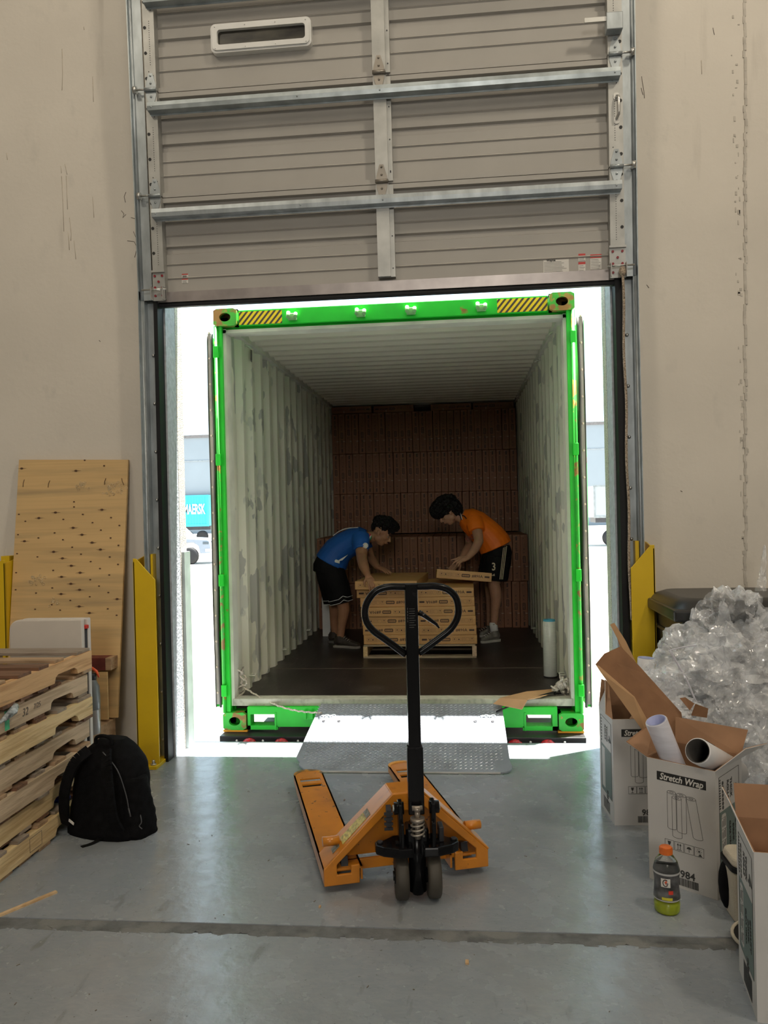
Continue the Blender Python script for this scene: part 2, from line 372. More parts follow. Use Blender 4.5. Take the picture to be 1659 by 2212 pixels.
# view window
wf=MB(); c0,c1=dl(456,115),dl(672,42); x0,x1=-1.43,-.817; z0,z1=1.452,1.622
def rrect(x0,x1,z0,z1,r,n=5):
    o=[]
    for cx,cz,a0 in ((x1-r,z1-r,0),(x0+r,z1-r,90),(x0+r,z0+r,180),(x1-r,z0+r,270)):
        for i in range(n+1): a=R(a0+90*i/n); o.append((cx+r*math.cos(a),cz+r*math.sin(a)))
    return o
def ring(q,outer,inner,y0,y1,axis='y'):
    n=len(outer)
    def P(u,v,t): return Vector((u,t,v)) if axis=='y' else Vector((t,u,v))
    vs=[P(*p,y0) for p in outer]+[P(*p,y0) for p in inner]+[P(*p,y1) for p in outer]+[P(*p,y1) for p in inner]
    fs=[]
    for i in range(n):
        j=(i+1)%n; fs+=[(i,j,n+j,n+i),(2*n+i,3*n+i,3*n+j,2*n+j),(i,2*n+i,2*n+j,j),(n+i,n+j,3*n+j,3*n+i)]
    q._f(vs,fs)
ring(wf,rrect(x0,x1,z0,z1,.03),rrect(x0+.042,x1-.035,z0+.042,z1-.04,.018),-.018,.03)
ring(wf,rrect(x0+.012,x1-.01,z0+.012,z1-.012,.025),rrect(x0+.042,x1-.035,z0+.042,z1-.04,.018),-.028,-.018)
for i in range(4):
    for z in (z0+.022,z1-.022): wf.ball((x0+.03+(x1-x0-.06)*i/3,-.030,z),.0035,6)
wfo=wf.build('window_frame',M['white'],door,local=True)
q=MB(); q.box(x0+.03,x1-.03,-.004,.004,z0+.03,z1-.03); q.build('pane',mat('dusty_window_glass',(.06,.055,.04),.35,0,var=.5,scale=4,stretch=(1,1,3)),wfo,local=True)
# slide lock box and lift handle on the right end stile
q=MB(); a=dl(1330,65); q.box(.885,.975,-.11,-.04,a.z-.05,a.z+.045,bev=.004); lk=q.build('slide_lock',M['galv'],door,local=True)
q=MB(); q.box(.765,.89,-.095,-.08,a.z+.005,a.z+.03); q.build('lock_bolt',M['steel'],lk,local=True)
a=dl(1331,240); q=MB(); pts=[(.945,-.04,a.z+.062),(.945,-.06,a.z+.058)]+[(.952,-.075-.006*math.sin(PI*i/6),a.z+.05-.1*i/6) for i in range(7)]+[(.945,-.06,a.z-.058),(.945,-.04,a.z-.062)]
q.tube(pts,.008,8); q.prism(rrect(.93,.962,a.z+.045,a.z+.085,.012),-.044,-.036,'y'); q.prism(rrect(.93,.962,a.z-.09,a.z-.05,.012),-.044,-.036,'y'); q.build('lift_handle',M['steel'],door,local=True)
# stickers
def sticker(xa,ya,xb,yb,red=True,lines=5,name='warning_sticker',band=.25,gap=0):
    p,r2=dl(xa,yb),dl(xb,ya); q=MB(); yy=.0265
    x0,x1,z0,z1=p.x,r2.x,p.z,r2.z
    q.box(x0,x1,yy-.001,yy+.004,z0,z1); s=q.build(name,M['paper'],door,local=True)
    if red:
        q=MB(); q.box(x0,x1,yy-.0018,yy-.0008,z1-(z1-z0)*band,z1); q.build('red_band',M['red'],s,local=True)
    q=MB(); zt=z1-(z1-z0)*(band if red else .06)-.004; n=lines
    for i in range(n):
        zz=zt-(zt-z0)*(i+.5)/n; q.box(x0+.004,x0+(x1-x0)*random.uniform(.7,.95),yy-.0016,yy-.0008,zz-.0008,zz+.0008)
    q.build('fine_print',M['ink'],s,local=True); return s
sticker(390,589,403,598); sticker(390,599,403,610,True,3); 
s1=sticker(1175,557,1230,590,False,9,'rating_label',0)
p=dl(1180,559); t=text('Wayne',.018,DM@frame_m((p.x+.03,.0245,p.z-.004),(1,0,0),(0,0,1)),M['ink'],s1,bold=.0006)
sticker(1251,545,1266,562,True,4); sticker(1251,563,1266,584,True,4); sticker(1277,546,1301,580,True,7)
# door tracks, angles and seals on each side
for s in (-1,1):
    X=-1.885 if s<0 else 1.005
    t=thing('door_track','galvanised vertical track and wall angle on the '+('left' if s<0 else 'right')+' side of the dock door','door track',(X,4.74,0),group='door tracks')
    q=MB(); a=TH*.0
    x_in=X; zt=5.3
    def tp(x,y,z): return (x,y,z)
    m1=Matrix.Translation((0,4.70,2.85))@Matrix.Rotation(TH,4,'X')
    # lower straight part and upper leaning part of the channel
    w=.028
    q.box(X-s*.0-w,X+w,4.755,4.759,0,2.9); q.box(X+s*w-.002,X+s*w+.002,4.70,4.759,0,2.9)
    q.prism([(X-w,0),(X+w,0),(X+w,.004),(X-w,.004)],0,2.6,'z',m1@Matrix.Identity(4))
    xo=X+s*(w+.012)
    q.tube([(xo,4.70,0),(xo,4.70,2.85)],.011,8); q.tube([m1@Vector((xo,0,0)),m1@Vector((xo,0,2.6))],.013,8)
    q.build('track_channel',M['galv'],t)
    q=MB(); xw=X+s*.045; q.box(min(xw,xw+s*.004),max(xw,xw+s*.004),4.66,4.795,0,2.9); q.box(min(xw-s*.05,xw),max(xw-s*.05,xw),4.79,4.797,0,2.9)
    q.prism([(xw,-.03),(xw+s*.006,-.03),(xw+s*.006,.085),(xw,.085)],0,2.6,'z',m1)
    an=q.build('wall_angle',M['galvd'],t)
    for i in range(9): q=MB(); q.ball((X-s*.005,4.752,.12+.30*i),.011,8); q.build('bolt_head',M['steel'],t)
    q=MB(); xs=X-s*.032; xe=XL if s<0 else XR; q.box(min(xs,xe-s*.002),max(xs,xe-s*.002),4.70,4.797,0,3.3); q.build('rubber_seal',M['black'],t)
# hanging pull rope by the right track
q=MB(); pts=[]
for i in range(60):
    z=2.86-2.0*i/59; pts.append((.958+.012*math.sin(i*.35)*.3+.004*i/59,4.63,z))
q.tube(pts,.0075,6); M['rope']=mat('natural_fibre_rope',(.50,.40,.30),.9,var=.35,scale=120,bump=.8,bscale=200)
q.ball(pts[0],.02,8,(1,1,1.6)); q.build('pull_rope',M['rope'],label='thin tan pull rope hanging from the right bottom corner of the raised door',cat='rope')

# ================================================================ shipping container
CXO,CYO,CZO=-1.658,5.29,.035; CW,CH,CL=2.438,2.896,12.19
def rusty(name,col,amt=.62,seed=0,rc=(.30,.10,.03)):
    m=mat(name,col,.45,var=.06,scale=5); layer(m,rc,9,amt,amt+.05,fac=.9,seed=seed); layer(m,(.45,.22,.06),22,amt+.02,amt+.06,fac=.7,seed=seed+4); return m
M['green']=rusty('bright_green_container_paint',(.012,.60,.03),.70)
M['green2']=rusty('rusted_green_paint',(.03,.50,.04),.59,2)
M['cast']=rusty('rusty_corner_casting',(.07,.46,.05),.52,6,(.36,.14,.05))
M['cream']=mat('cream_container_lining',(.80,.79,.68),.6,var=.03,scale=2)
layer(M['cream'],(.36,.37,.36),2.3,.60,.61,(1,2.2,1.1),fac=.75,seed=4,detail=4); layer(M['cream'],(.48,.49,.46),3.3,.61,.63,(1,1.5,.9),fac=.55,seed=14,detail=3)
M['creamc']=mat('cream_container_ceiling',(.84,.81,.68),.6,var=.03,scale=2)
M['creamr']=mat('cream_rails',(.74,.75,.66),.55,var=.08,scale=6)
cont=thing('shipping_container','open bright green high cube shipping container backed up to the dock','container',(CXO+CW/2,CYO,CZO))
def cb(q,x0,x1,y0,y1,z0,z1,bev=0): q.box(CXO+x0,CXO+x1,CYO+y0,CYO+y1,CZO+z0,CZO+z1,bev=bev)
# header and sill
q=MB(); cb(q,.17,CW-.17,.012,.10,CH-.118,CH-.01,.004); cb(q,.05,CW-.05,.05,.12,CH-.135,CH-.105); q.build('header',M['green'],cont)
q=MB(); cb(q,.052,CW-.052,.035,.16,CH-.158,CH-.136); q.build('header_gasket',M['creamr'],cont)
q=MB(); 
# sill with its two pockets: pieces around the holes
zs=.155
pk=[(.19,.36),(2.06,2.235)]
cb(q,.17,CW-.17,.0,.10,.105,zs); xs=[.17,.19,.36,2.06,2.235,CW-.17]
cb(q,.17,.19,0,.10,.0,.105); cb(q,.36,2.06,0,.10,.02,.105); cb(q,2.235,CW-.17,0,.10,0,.105); cb(q,.17,.38,0,.10,.0,.028); cb(q,2.04,CW-.17,0,.10,.0,.028)
for x in (.36,2.05): cb(q,x,x+.012,-.006,.1,.0,.12)
q.build('sill',M['green'],cont)
q=MB(); cb(q,.06,CW-.06,.03,.13,.155,.205,.004); q.build('threshold',layer(mat('worn_threshold',(.50,.50,.42),.6,var=.1),(.26,.25,.21),26,.5,.66,(1,4,1),fac=.6),cont)
for x in (.49,2.4): pass
# posts
for s,x in ((0,0),(1,CW)):
    def X(a): return a if s==0 else CW-a
    q=MB(); cb(q,*sorted((X(.018),X(.052))),.0,.11,.118,CH-.118); q.build('corner_post',M['green'],cont)
    q=MB(); cb(q,*sorted((X(.052),X(.072))),.035,.16,.155,CH-.13); q.build('door_gasket_frame',M['creamr'],cont)
    # hinge rods and lugs
    q=MB(); zc=[.118,.34,1.02,1.10,1.86,1.94,2.62,CH-.118]
    q.cyl((CXO+X(.012),CYO-.005,CZO+.118),(CXO+X(.012),CYO-.005,CZO+CH-.118),.013,10); o=q.build('hinge_rod',M['green2'],cont)
    for z in (.27,1.03,1.86,2.60):
        q=MB(); cb(q,*sorted((X(-.004),X(.034))),-.024,.02,z-.04,z+.04,.004)
        q.build('hinge_lug',M['green'],cont)
# corner castings with oval openings
def casting(x0,z0,name='corner_casting'):
    q=MB(); w_,h_=.162,.118; cx,cz=x0+w_/2,z0+h_/2; n=24
    outer=[];inner=[]
    for i in range(n):
        a=2*PI*i/n; c,s_=math.cos(a),math.sin(a); k=1/max(abs(c)/(w_/2),abs(s_)/(h_/2)); outer.append((CXO+cx+c*k,CZO+cz+s_*k)); inner.append((CXO+cx+.040*c,CZO+cz+.030*s_))
    ring(q,outer,inner,CYO-.012,CYO+.02); q2=q
    cb(q,x0,x0+w_,.10,.17,z0,z0+h_); cb(q,x0,x0+w_,.02,.10,z0,z0+.02); cb(q,x0,x0+w_,.02,.10,z0+h_-.02,z0+h_); cb(q,x0,x0+.02,.02,.10,z0,z0+h_); cb(q,x0+w_-.02,x0+w_,.02,.10,z0,z0+h_)
    q.build(name,M['cast'] if z0>1 else M['green2'],cont)
for x in (0,CW-.162):
    casting(x,0); casting(x,CH-.118)
q=MB()
for x in (0.0,CW-.17): cb(q,x,x+.17,-.014,.05,-.012,-.001)
q.build('yellow_base_plates',mat('orange_yellow_paint',(.80,.36,.02),.5),cont)
# hazard stripes
hz=bpy.data.materials.new('black_and_yellow_stripes'); hz.use_nodes=True; nt=hz.node_tree; b=nt.nodes['Principled BSDF']
tc=nd(nt,'ShaderNodeTexCoord'); mp=nd(nt,'ShaderNodeMapping'); mp.inputs['Rotation'].default_value=(0,R(-40),0); wv=nd(nt,'ShaderNodeTexWave'); wv.inputs['Scale'].default_value=10.5; wv.bands_direction='X'
cr=nd(nt,'ShaderNodeValToRGB'); cr.color_ramp.interpolation='CONSTANT'; cr.color_ramp.elements[1].position=.42; cr.color_ramp.elements[0].color=(.06,.045,.04,1); cr.color_ramp.elements[1].color=(.85,.62,.01,1)
nt.links.new(tc.outputs['Object'],mp.inputs[0]); nt.links.new(mp.outputs[0],wv.inputs[0]); nt.links.new(wv.outputs[0],cr.inputs[0]); nt.links.new(cr.outputs[0],b.inputs['Base Color'])
for x0,x1 in ((.175,.475),(1.935,2.265)):
    q=MB(); cb(q,x0,x1,.0105,.014,CH-.112,CH-.022); q.build('hazard_stripe',hz,cont)
# cam keepers on the header
for x in (.55,1.02,1.36,1.83):
    q=MB(); cb(q,x-.03,x+.03,-.01,.012,CH-.098,CH-.052,.004); 
    for d in (-.025,.025): q.cyl((CXO+x+d,CYO-.03,CZO+CH-.085),(CXO+x+d,CYO-.01,CZO+CH-.045 if d<0 else CZO+CH-.055),.013,10)
    q.build('cam_keeper',mat('pale_green_paint',(.25,.55,.22),.5),cont)
for x,z in ((.60,.10),(1.86,.10)):
    q=MB(); cb(q,x-.035,x+.035,-.012,.0,z-.03,z+.03,.003); cb(q,x-.03,x-.015,-.03,-.01,z-.02,z+.03); cb(q,x+.015,x+.03,-.03,-.01,z-.02,z+.03); q.build('cam_keeper',M['green'],cont)
# corrugated walls and roof
def corr(length,pitch=.278,depth=.036):
    pts=[]; y=.12
    while y<length:
        pts+=[(y,0),(y+.07,0),(y+.139,depth),(y+.209,depth)]; y+=pitch
    return pts
for s in (0,1):
    q=MB(); pts=corr(12.3)
    x_in=.043 if s==0 else CW-.043
    A=[];B=[]
    for y,d in pts:
        x=x_in-(.036-d) if s==0 else x_in+(.036-d)
        A.append(Vector((CXO+x,CYO+y,CZO+.11))); B.append(Vector((CXO+x,CYO+y,CZO+CH-.03)))
    for i in range(len(A)-1): q._f([A[i],A[i+1],B[i+1],B[i]],[(0,1,2,3)])
    q.build('corrugated_side_wall',M['cream'],cont,mods=[('SOLIDIFY',{'thickness':.004})],recalc=False)
    x=.0 if s==0 else CW
    q=MB(); cb(q,*sorted((x,x+(.07 if s==0 else -.07))),.1,CL,CH-.10,CH-.035); q.build('top_rail',M['creamr'],cont)
    q=MB(); cb(q,*sorted((x,x+(.06 if s==0 else -.06))),.1,CL,.0,.155); q.build('bottom_rail',M['green'],cont)
    q=MB()
    for i in range(9):
        y=.55+i*1.1; xx=CXO+(.075 if s==0 else CW-.075); sg=1 if s==0 else -1
        q.tube([(xx,CYO+y-.03,CZO+CH-.14),(xx+sg*.03,CYO+y-.03,CZO+CH-.155),(xx+sg*.03,CYO+y+.03,CZO+CH-.155),(xx,CYO+y+.03,CZO+CH-.14)],.006,6)
        q.tube([(xx-sg*.03,CYO+y-.03,CZO+.26),(xx+sg*.01,CYO+y-.03,CZO+.26),(xx+sg*.01,CYO+y+.03,CZO+.26),(xx-sg*.03,CYO+y+.03,CZO+.26)],.006,6)
    q.build('lashing_rings',M['creamr'],cont)
q=MB(); A=[];B=[]
for y,d in corr(12.3,.209,.036):
    y=y; A.append(Vector((CXO+.04,CYO+y,CZO+CH-.035-d))); B.append(Vector((CXO+CW-.04,CYO+y,CZO+CH-.035-d)))
for i in range(len(A)-1): q._f([A[i],A[i+1],B[i+1],B[i]],[(0,1,2,3)])
q.build('corrugated_roof',M['creamc'],cont,mods=[('SOLIDIFY',{'thickness':.004})],recalc=False)
q=MB(); cb(q,0,CW,CL-.05,CL,0,CH); q.build('front_wall',M['cream'],cont)
M['ply']=layer(layer(mat('dark_container_plywood',(.030,.023,.021),.42,var=.3,scale=3,stretch=(1,.25,1),bump=.2,bscale=40),(.35,.30,.26),60,.72,.76,(1,.5,1),fac=.6,detail=2),(.10,.085,.075),2.5,.55,.8,fac=.6,seed=3)
q=MB(); cb(q,.01,CW-.01,.12,CL-.01,.10,.160); fl=q.build('plywood_floor',M['ply'],cont)
q=MB(); 
for yy in (1.27,3.67,6.1): cb(q,.06,CW-.06,yy-.012,yy+.012,.159,.1615)
for yy in (1.27,):
    for i in range(14): q.ball((CXO+.12+i*.17,CYO+yy,CZO+.1615),.006,6,(1,1,.4))
q.build('floor_joint_strip',mat('steel_joint',(.16,.13,.11),.5,.5),fl)
# folded-back door leaves, seen on edge, with black gaskets and rivets
for s in (0,1):
    def X(a): return CXO+(a if s==0 else CW-a)
    q=MB(); q.box(*sorted((X(-.028),X(-.064))),CYO+.03,CYO+1.2,CZO+.15,CZO+CH-.18,bev=.003); lf=q.build('door_leaf',M['green'],cont)
    q=MB(); q.box(*sorted((X(-.030),X(-.052))),CYO+.018,CYO+.030,CZO+.17,CZO+CH-.16); q.build('gasket_retainer',mat('gasket_retainer_strip',(.33,.30,.28),.5,.3),lf)
    q=MB(); z=CZO+.15; pts=[]
    while z<CZO+CH-.13: pts.append((X(-.024+.003*math.sin(z*7+s)),CYO+.015,z)); z+=.06
    q.tube(pts,.009,8); pts2=[(X(-.056+.002*math.sin(p[2]*5)),CYO+.02,p[2]) for p in pts]; q.tube(pts2,.005,6); q.build('rubber_gasket',mat('worn_rubber_gasket',(.05,.045,.045),.6),lf)
    q=MB()
    for i in range(15): q.ball((X(-.041),CYO+.016,CZO+.25+i*.178),.008,8,(1,.5,1))
    q.build('rivets',mat('pale_rivet',(.6,.48,.40),.5),lf)
# stencilled marks on the linings
q=MB(); 
for i in range(26):
    if i in (9,17): continue
    a=atX(1203.5-.0*i,872+i*3.7,CXO+CW-.047); q.box(a.x-.002,a.x,a.y-.018,a.y+.018,a.z-.006,a.z+.003+.004*(i%2))
q.build('white_stencil_marks',mat('white_stencil',(.85,.87,.84),.6),cont)
q=MB()
for i in range(10):
    a=atX(543,757+i*2.6,CXO+.047); q.box(a.x-.001,a.x+.001,a.y-.02,a.y+.02,a.z-.003,a.z+.002)
q.build('dark_tally_marks',M['ink'],cont)
# chassis under the container
ch=thing('trailer_chassis','black trailer chassis bumper with round red lights below the container','trailer chassis',(CXO+CW/2,5.26,-1))
M['blackp']=mat('black_frame_paint',(.02,.018,.02),.4,var=.2)
q=MB(); q.box(CXO,CXO+CW,5.19,5.30,-.30,.018,bev=.004); q.box(CXO+.0,CXO+CW,5.30,5.5,-.2,.015); q.build('bumper',M['blackp'],ch)
q=MB()
for x in (.35,.9,1.5,2.05): q.box(CXO+x-.07,CXO+x+.07,5.4,16.5,-.45,-.02)
for y in (6,8,10,12): q.box(CXO+.1,CXO+CW-.1,y,y+.12,-.35,-.1)
q.build('frame_rails',M['blackp'],ch)
M['lens']=mat('red_tail_lens',(.55,.01,.02),.25,var=.4,scale=60)
for x in (.21,.43,.65,1.76,1.98,2.19):
    q=MB(); q.lathe([(0,0),(.052,0),(.055,.01),(.03,.02),(0,.022)],n=20,m=Matrix.Translation((CXO+x,5.19,-.045))@Matrix.Rotation(PI/2,4,'X')); q.build('tail_light',M['lens'],ch)
for x in (.12,.30,.54,.78,1.6,1.85,2.08,2.3):
    q=MB(); q.ball((CXO+x,5.19,-.012),.008,8,(1,.4,1)); q.build('bolt',M['white'],ch)
for x in (.35,2.05):
    for k in range(2):
        m=Matrix.Translation((CXO+x-.15+.0,7.6+k*1.3,-.52))@Matrix.Rotation(PI/2,4,'Y')
        q=MB(); q.lathe([(.25,-.3),(.47,-.3),(.5,-.26),(.5,.26),(.47,.3),(.25,.3),(.22,.1),(.0,.1)],n=28,m=m); q.build('tyre',M['black'],ch)
# ================================================================ pallet jack
M['orange']=mat('orange_jack_paint',(.60,.215,.015),.38,var=.10,scale=6,coat=.3)
layer(M['orange'],(.30,.10,.015),11,.60,.72,fac=.6,seed=3,detail=7); layer(M['orange'],(.05,.035,.03),30,.68,.71,fac=.8,seed=8,detail=3)
M['orangew']=mat('worn_orange_paint',(.70,.30,.02),.42,var=.12,scale=10); layer(M['orangew'],(.10,.08,.05),9,.50,.56,fac=.85,seed=1,detail=6)
M['jackblack']=mat('black_gloss_paint',(.005,.005,.006),.22,var=.2,scale=12,spec=.22)
M['tyre']=mat('brown_black_polyurethane',(.055,.048,.038),.6,var=.15)
JO=Vector((-.244,3.192,0)); JY=R(17.86)
jack=thing('pallet_jack','orange hand pallet jack with black upright handle parked on the floor facing the container','pallet jack',JO,(0,0,JY))
q=MB()
poly=[(-.345,.03),(-.345,.10),(-.06,.372),(.06,.372),(.345,.10),(.345,.03),(.20,.03),(.20,.105),(.235,.105),(.235,.072),(.292,.072),(.292,.112),(.055,.325),(-.055,.325),(-.292,.112),(-.292,.072),(-.235,.072),(-.235,.105),(-.20,.105),(-.20,.03)]
q.prism(poly,0,.014,'y')
fr=q.build('front_frame',M['orange'],jack,local=True,mods=[('BEVEL',{'width':.004,'segments':2,'limit_method':'ANGLE'})])
for s in (-1,1):
    q=MB(); A=[(s*.345,.10),(s*.06,.372)]
    (x0,z0),(x1,z1)=A; nx,nz=(z1-z0),-(x1-x0); l=math.hypot(nx,nz); nx/=l; nz/=l
    if nz>0: nx,nz=-nx,-nz
    q.slab([(x0,.002,z0),(x1,.002,z1),(x1,.135,z1),(x0,.16,z0)],.008)
    q.build('sloping_leg_plate',M['orange'],jack,local=True,mods=[('BEVEL',{'width':.003,'segments':2})])
    q=MB(); q.cyl((s*.27,.08,.178),(s*.338,.08,.178),.019,16); q.build('side_stub',M['orange'],jack,local=True)
q=MB(); q.box(-.06,.06,.002,.135,.362,.374,bev=.004); q.box(-.05,.05,.0,.012,.30,.33,bev=.004); q.build('top_plate',M['orange'],jack,local=True)
q=MB(); q.prism([(-.31,.09),(.31,.09),(.05,.36),(-.05,.36)],.125,.133,'y'); q.build('bulkhead',M['orange'],jack,local=True)
q=MB(); q.box(-.30,.30,.085,.10,.045,.088,bev=.003); q.build('cross_bar',M['orange'],jack,local=True)
for s in (-1,1):
    x0,x1=(.185,.345) if s>0 else (-.345,-.185); xc=(x0+x1)/2
    q=MB(); zt=.088; t=.008
    def bx(a,b,c,d): q.box(a,b,c,d,zt-t,zt)
    bx(x0,x1,.02,.99); bx(x0,x0+.028,.99,1.035); bx(x1-.028,x1,.99,1.035); bx(x0,x1,1.035,1.075); bx(x0,x0+.026,1.075,1.12); bx(x1-.026,x1,1.075,1.12); bx(x0,x1,1.12,1.16)
    tip=[(x0,1.16),(x1,1.16)]+[(xc+.08*math.cos(a),1.190+.078*math.sin(a)) for a in [R(i*15) for i in range(13)]]
    q.prism(tip,zt-t,zt,'z')
    # tapering side skirts
    for xa,xb in ((x0,x0+.008),(x1-.008,x1)):
        q.prism([(.02,zt),(1.19,zt),(1.19,.055),(1.0,.04),(.02,.035)],xa,xb,'x')
    q.prism([(xc+.08*math.cos(a),1.190+.078*math.sin(a)) for a in [R(i*15) for i in range(13)]]+[(xc+.072*math.cos(a),1.190+.07*math.sin(a)) for a in [R(i*15) for i in range(12,-1,-1)]],.055,zt,'z')
    fk=q.build('fork',M['orange'],jack,local=True)
    q=MB(); out=[(xc+.079*math.cos(a),1.192+.0775*math.sin(a)) for a in [R(i*12) for i in range(16)]]; inn=[(xc+.072*math.cos(a),1.167+.075*math.sin(a)) for a in [R(i*12) for i in range(15,-1,-1)]]
    q.prism(out+inn,zt-.001,zt+.0012,'z'); q.build('worn_fork_tip',M['orangew'],fk,local=True,label='black worn rounded tip')
    q=MB(); q.cyl((xc-.05,1.055,.04),(xc+.05,1.055,.04),.038,18); q.cyl((xc-.05,.97,.04),(xc+.05,.97,.04),.038,18); q.build('load_roller',M['tyre'],fk,local=True)
# push rods
q=MB()
for s in (-1,1): q.bar((s*.255,.10,.09),(s*.26,.95,.05),.03,.018); q.bar((s*.255,.04,.10),(s*.255,.16,.06),.028,.05)
q.build('push_rods',M['dark'],jack,local=True)
# decals on the left sloping leg
d=Vector((.06-.345,0,-.372+.10)); 
mleg=frame_m((-.345,.0,.10),(.285,0,.272),(0,1,0)); 
def legbox(q,u0,u1,v0,v1,h0=.0006,h1=.0016):
    m=mleg@Matrix.Identity(4); q.box(u0,u1,v0,v1,h0,h1,m)
q=MB(); legbox(q,.115,.25,.028,.095); st=q.build('yellow_decal',mat('faded_yellow_decal',(.62,.52,.14),.5,var=.3,scale=40,stretch=(1,1,3)),jack,local=True,label='faded yellow instruction decal')
q=MB(); legbox(q,.252,.275,.028,.095); legbox(q,.06,.10,.04,.085); q.build('decal_end',mat('grey_decal',(.24,.23,.17),.5,var=.4,scale=60),st,local=True)
# steering assembly, slightly turned
SM=Matrix.Translation((-.200,3.085,0))@Matrix.Rotation(R(9),4,'Z')
class SB(MB):
    def build(s,name,mt,parent=None,**k):
        s.bm.transform(SM); return MB.build(s,name,mt,parent,**k)
for s in (-1,1):
    q=SB(); m=Matrix.Translation((s*.063,0,.09))@Matrix.Rotation(PI/2,4,'Y')
    q.lathe([(.035,-.024),(.078,-.026),(.088,-.02),(.090,-.008),(.090,.008),(.088,.02),(.078,.026),(.035,.024)],n=36,m=m); wh=q.build('steer_wheel',M['tyre'],jack)
    q=SB(); q.cyl((s*.030,0,.09),(s*.092,0,.09),.03,18); q.cyl((s*.088,0,.09),(s*.096,0,.09),.018,12); q.build('wheel_hub',M['jackblack'],wh)
q=SB(); q.cyl((0,-.01,.035),(0,-.01,.30),.034,20); q.cyl((0,-.01,.022),(0,-.01,.036),.022,14); q.box(-.045,.045,-.04,.05,.18,.285,bev=.01); q.cyl((-.05,0,.09),(.05,0,.09),.016,12); q.build('pump_housing',M['jackblack'],jack)
q=SB()
for s in (-1,1):
    q.box(s*.064-.009,s*.064+.009,-.05,.02,.215,.385,bev=.005); q.cyl((s*.05,-.02,.362),(s*.088,-.02,.362),.024,16)
    q.box(s*.06-.006,s*.06+.006,-.075,-.05,.225,.32,bev=.003)
q.cyl((-.085,-.02,.225),(.085,-.02,.225),.012,10)
q.build('yoke',M['jackblack'],jack)
q=SB()
for s in (-1,1): q.cyl((s*.086,-.02,.362),(s*.093,-.02,.362),.013,12)
q.cyl((.084,.0,.255),(.096,.0,.255),.009,10); q.build('pin_ends',M['steel'],jack)
q=SB(); pts=[(.024*math.cos(t),-.055+.024*math.sin(t),.262+.062*t/(2*PI*3.5)) for t in [i*.3 for i in range(74)]]; q.tube(pts,.0045,6); q.build('spring',mat('spring_steel',(.42,.38,.33),.4,.7),jack)
q=SB(); q.cyl((0,-.055,.255),(0,-.055,.325),.012,14); q.cyl((0,-.055,.322),(0,-.055,.336),.028,20); q.cyl((0,-.055,.336),(0,-.055,.362),.011,12); q.cyl((0,-.055,.362),(0,-.055,.376),.015,12); q.cyl((-.02,-.055,.372),(.02,-.055,.372),.01,10); q.build('piston_cap',mat('piston_steel',(.38,.33,.28),.35,.7),jack)
# wing-shaped bumper plate
q=SB()
for s in (-1,1):
    P=[(s*.02,-.075),(s*.075,-.078),(s*.135,-.055),(s*.162,-.03),(s*.165,.01),(s*.13,.02),(s*.09,.06),(s*.02,.07)]
    q.prism(P,.188,.225,'z')
o=q.build('wing_plate',M['jackblack'],jack,mods=[('BEVEL',{'width':.006,'segments':2})])
q=SB()
for x,y in ((-.145,-.01),(.145,-.01)): q.cyl((x,y,.224),(x,y,.233),.012,6)
q.box(.085,.105,-.03,.03,.225,.285,bev=.004); q.build('linkage_lug',M['dark'],o); q=SB(); q.box(-.115,-.095,.02,.08,.26,.34); q.build('linkage_lug',M['dark'],o)
q=SB()
for i in range(4): q.box(-.125,-.09,.015,.022,.262+i*.02,.272+i*.02)
q.build('release_valve',M['dark'],jack)
# handle
q=SB(); q.box(-.031,.031,-.030,.012,.335,.60,bev=.004); q.box(-.0245,.0245,-.026,.010,.56,1.236,bev=.004); hd=q.build('handle_stem',M['jackblack'],jack)
hp=[(876,1413),(850,1393),(827,1376),(805.5,1360),(791,1340),(787.5,1318),(794,1296),(812,1275),(838,1267),(866,1267),(892,1267),(918,1267),(940,1267),(966,1273),(986,1291),(992.5,1318),(988.5,1340),(974.5,1361),(951,1379),(928,1395),(904,1411)]
pw=[SM.inverted()@atY(x,y,3.085) for x,y in hp]; pw=[Vector((p.x,-.004,p.z)) for p in pw]
def catmull(P,n=5):
    o=[]
    for i in range(len(P)-1):
        p0,p1,p2,p3=P[max(i-1,0)],P[i],P[i+1],P[min(i+2,len(P)-1)]
        for k in range(n):
            t=k/n; o.append(.5*((2*p1)+(p2-p0)*t+(2*p0-5*p1+4*p2-p3)*t*t+(3*p1-p0-3*p2+p3)*t**3))
    o.append(P[-1]); return o
q=SB(); q.tube(catmull(pw,4),.0138,14); q.build('handle_loop',M['jackblack'],jack)
lv=[(904,1322,.011),(918,1331,.009),(932,1341,.0075),(943,1349,.006),(949,1357,.0035)]
q=SB(); q.tube([Vector(((SM.inverted()@atY(x,y,3.085)).x,-.012,(SM.inverted()@atY(x,y,3.085)).z)) for x,y,r in lv],[r for x,y,r in lv],8); q.build('release_lever',M['jackblack'],jack)
q=SB(); z0=(SM.inverted()@atY(888,1330,3.08)).z
for i in range(5): q.box(-.018,-.0165,-.0268,-.0262,z0+.03-i*.012-.004,z0+.03-i*.012+.004)
for i in range(9): q.box(-.011,.011+.004*math.sin(i*3),-.0268,-.0262,z0+.03-i*.009-.0012,z0+.03-i*.009)
q.build('handle_print',mat('grey_print',(.12,.12,.12),.6),hd)

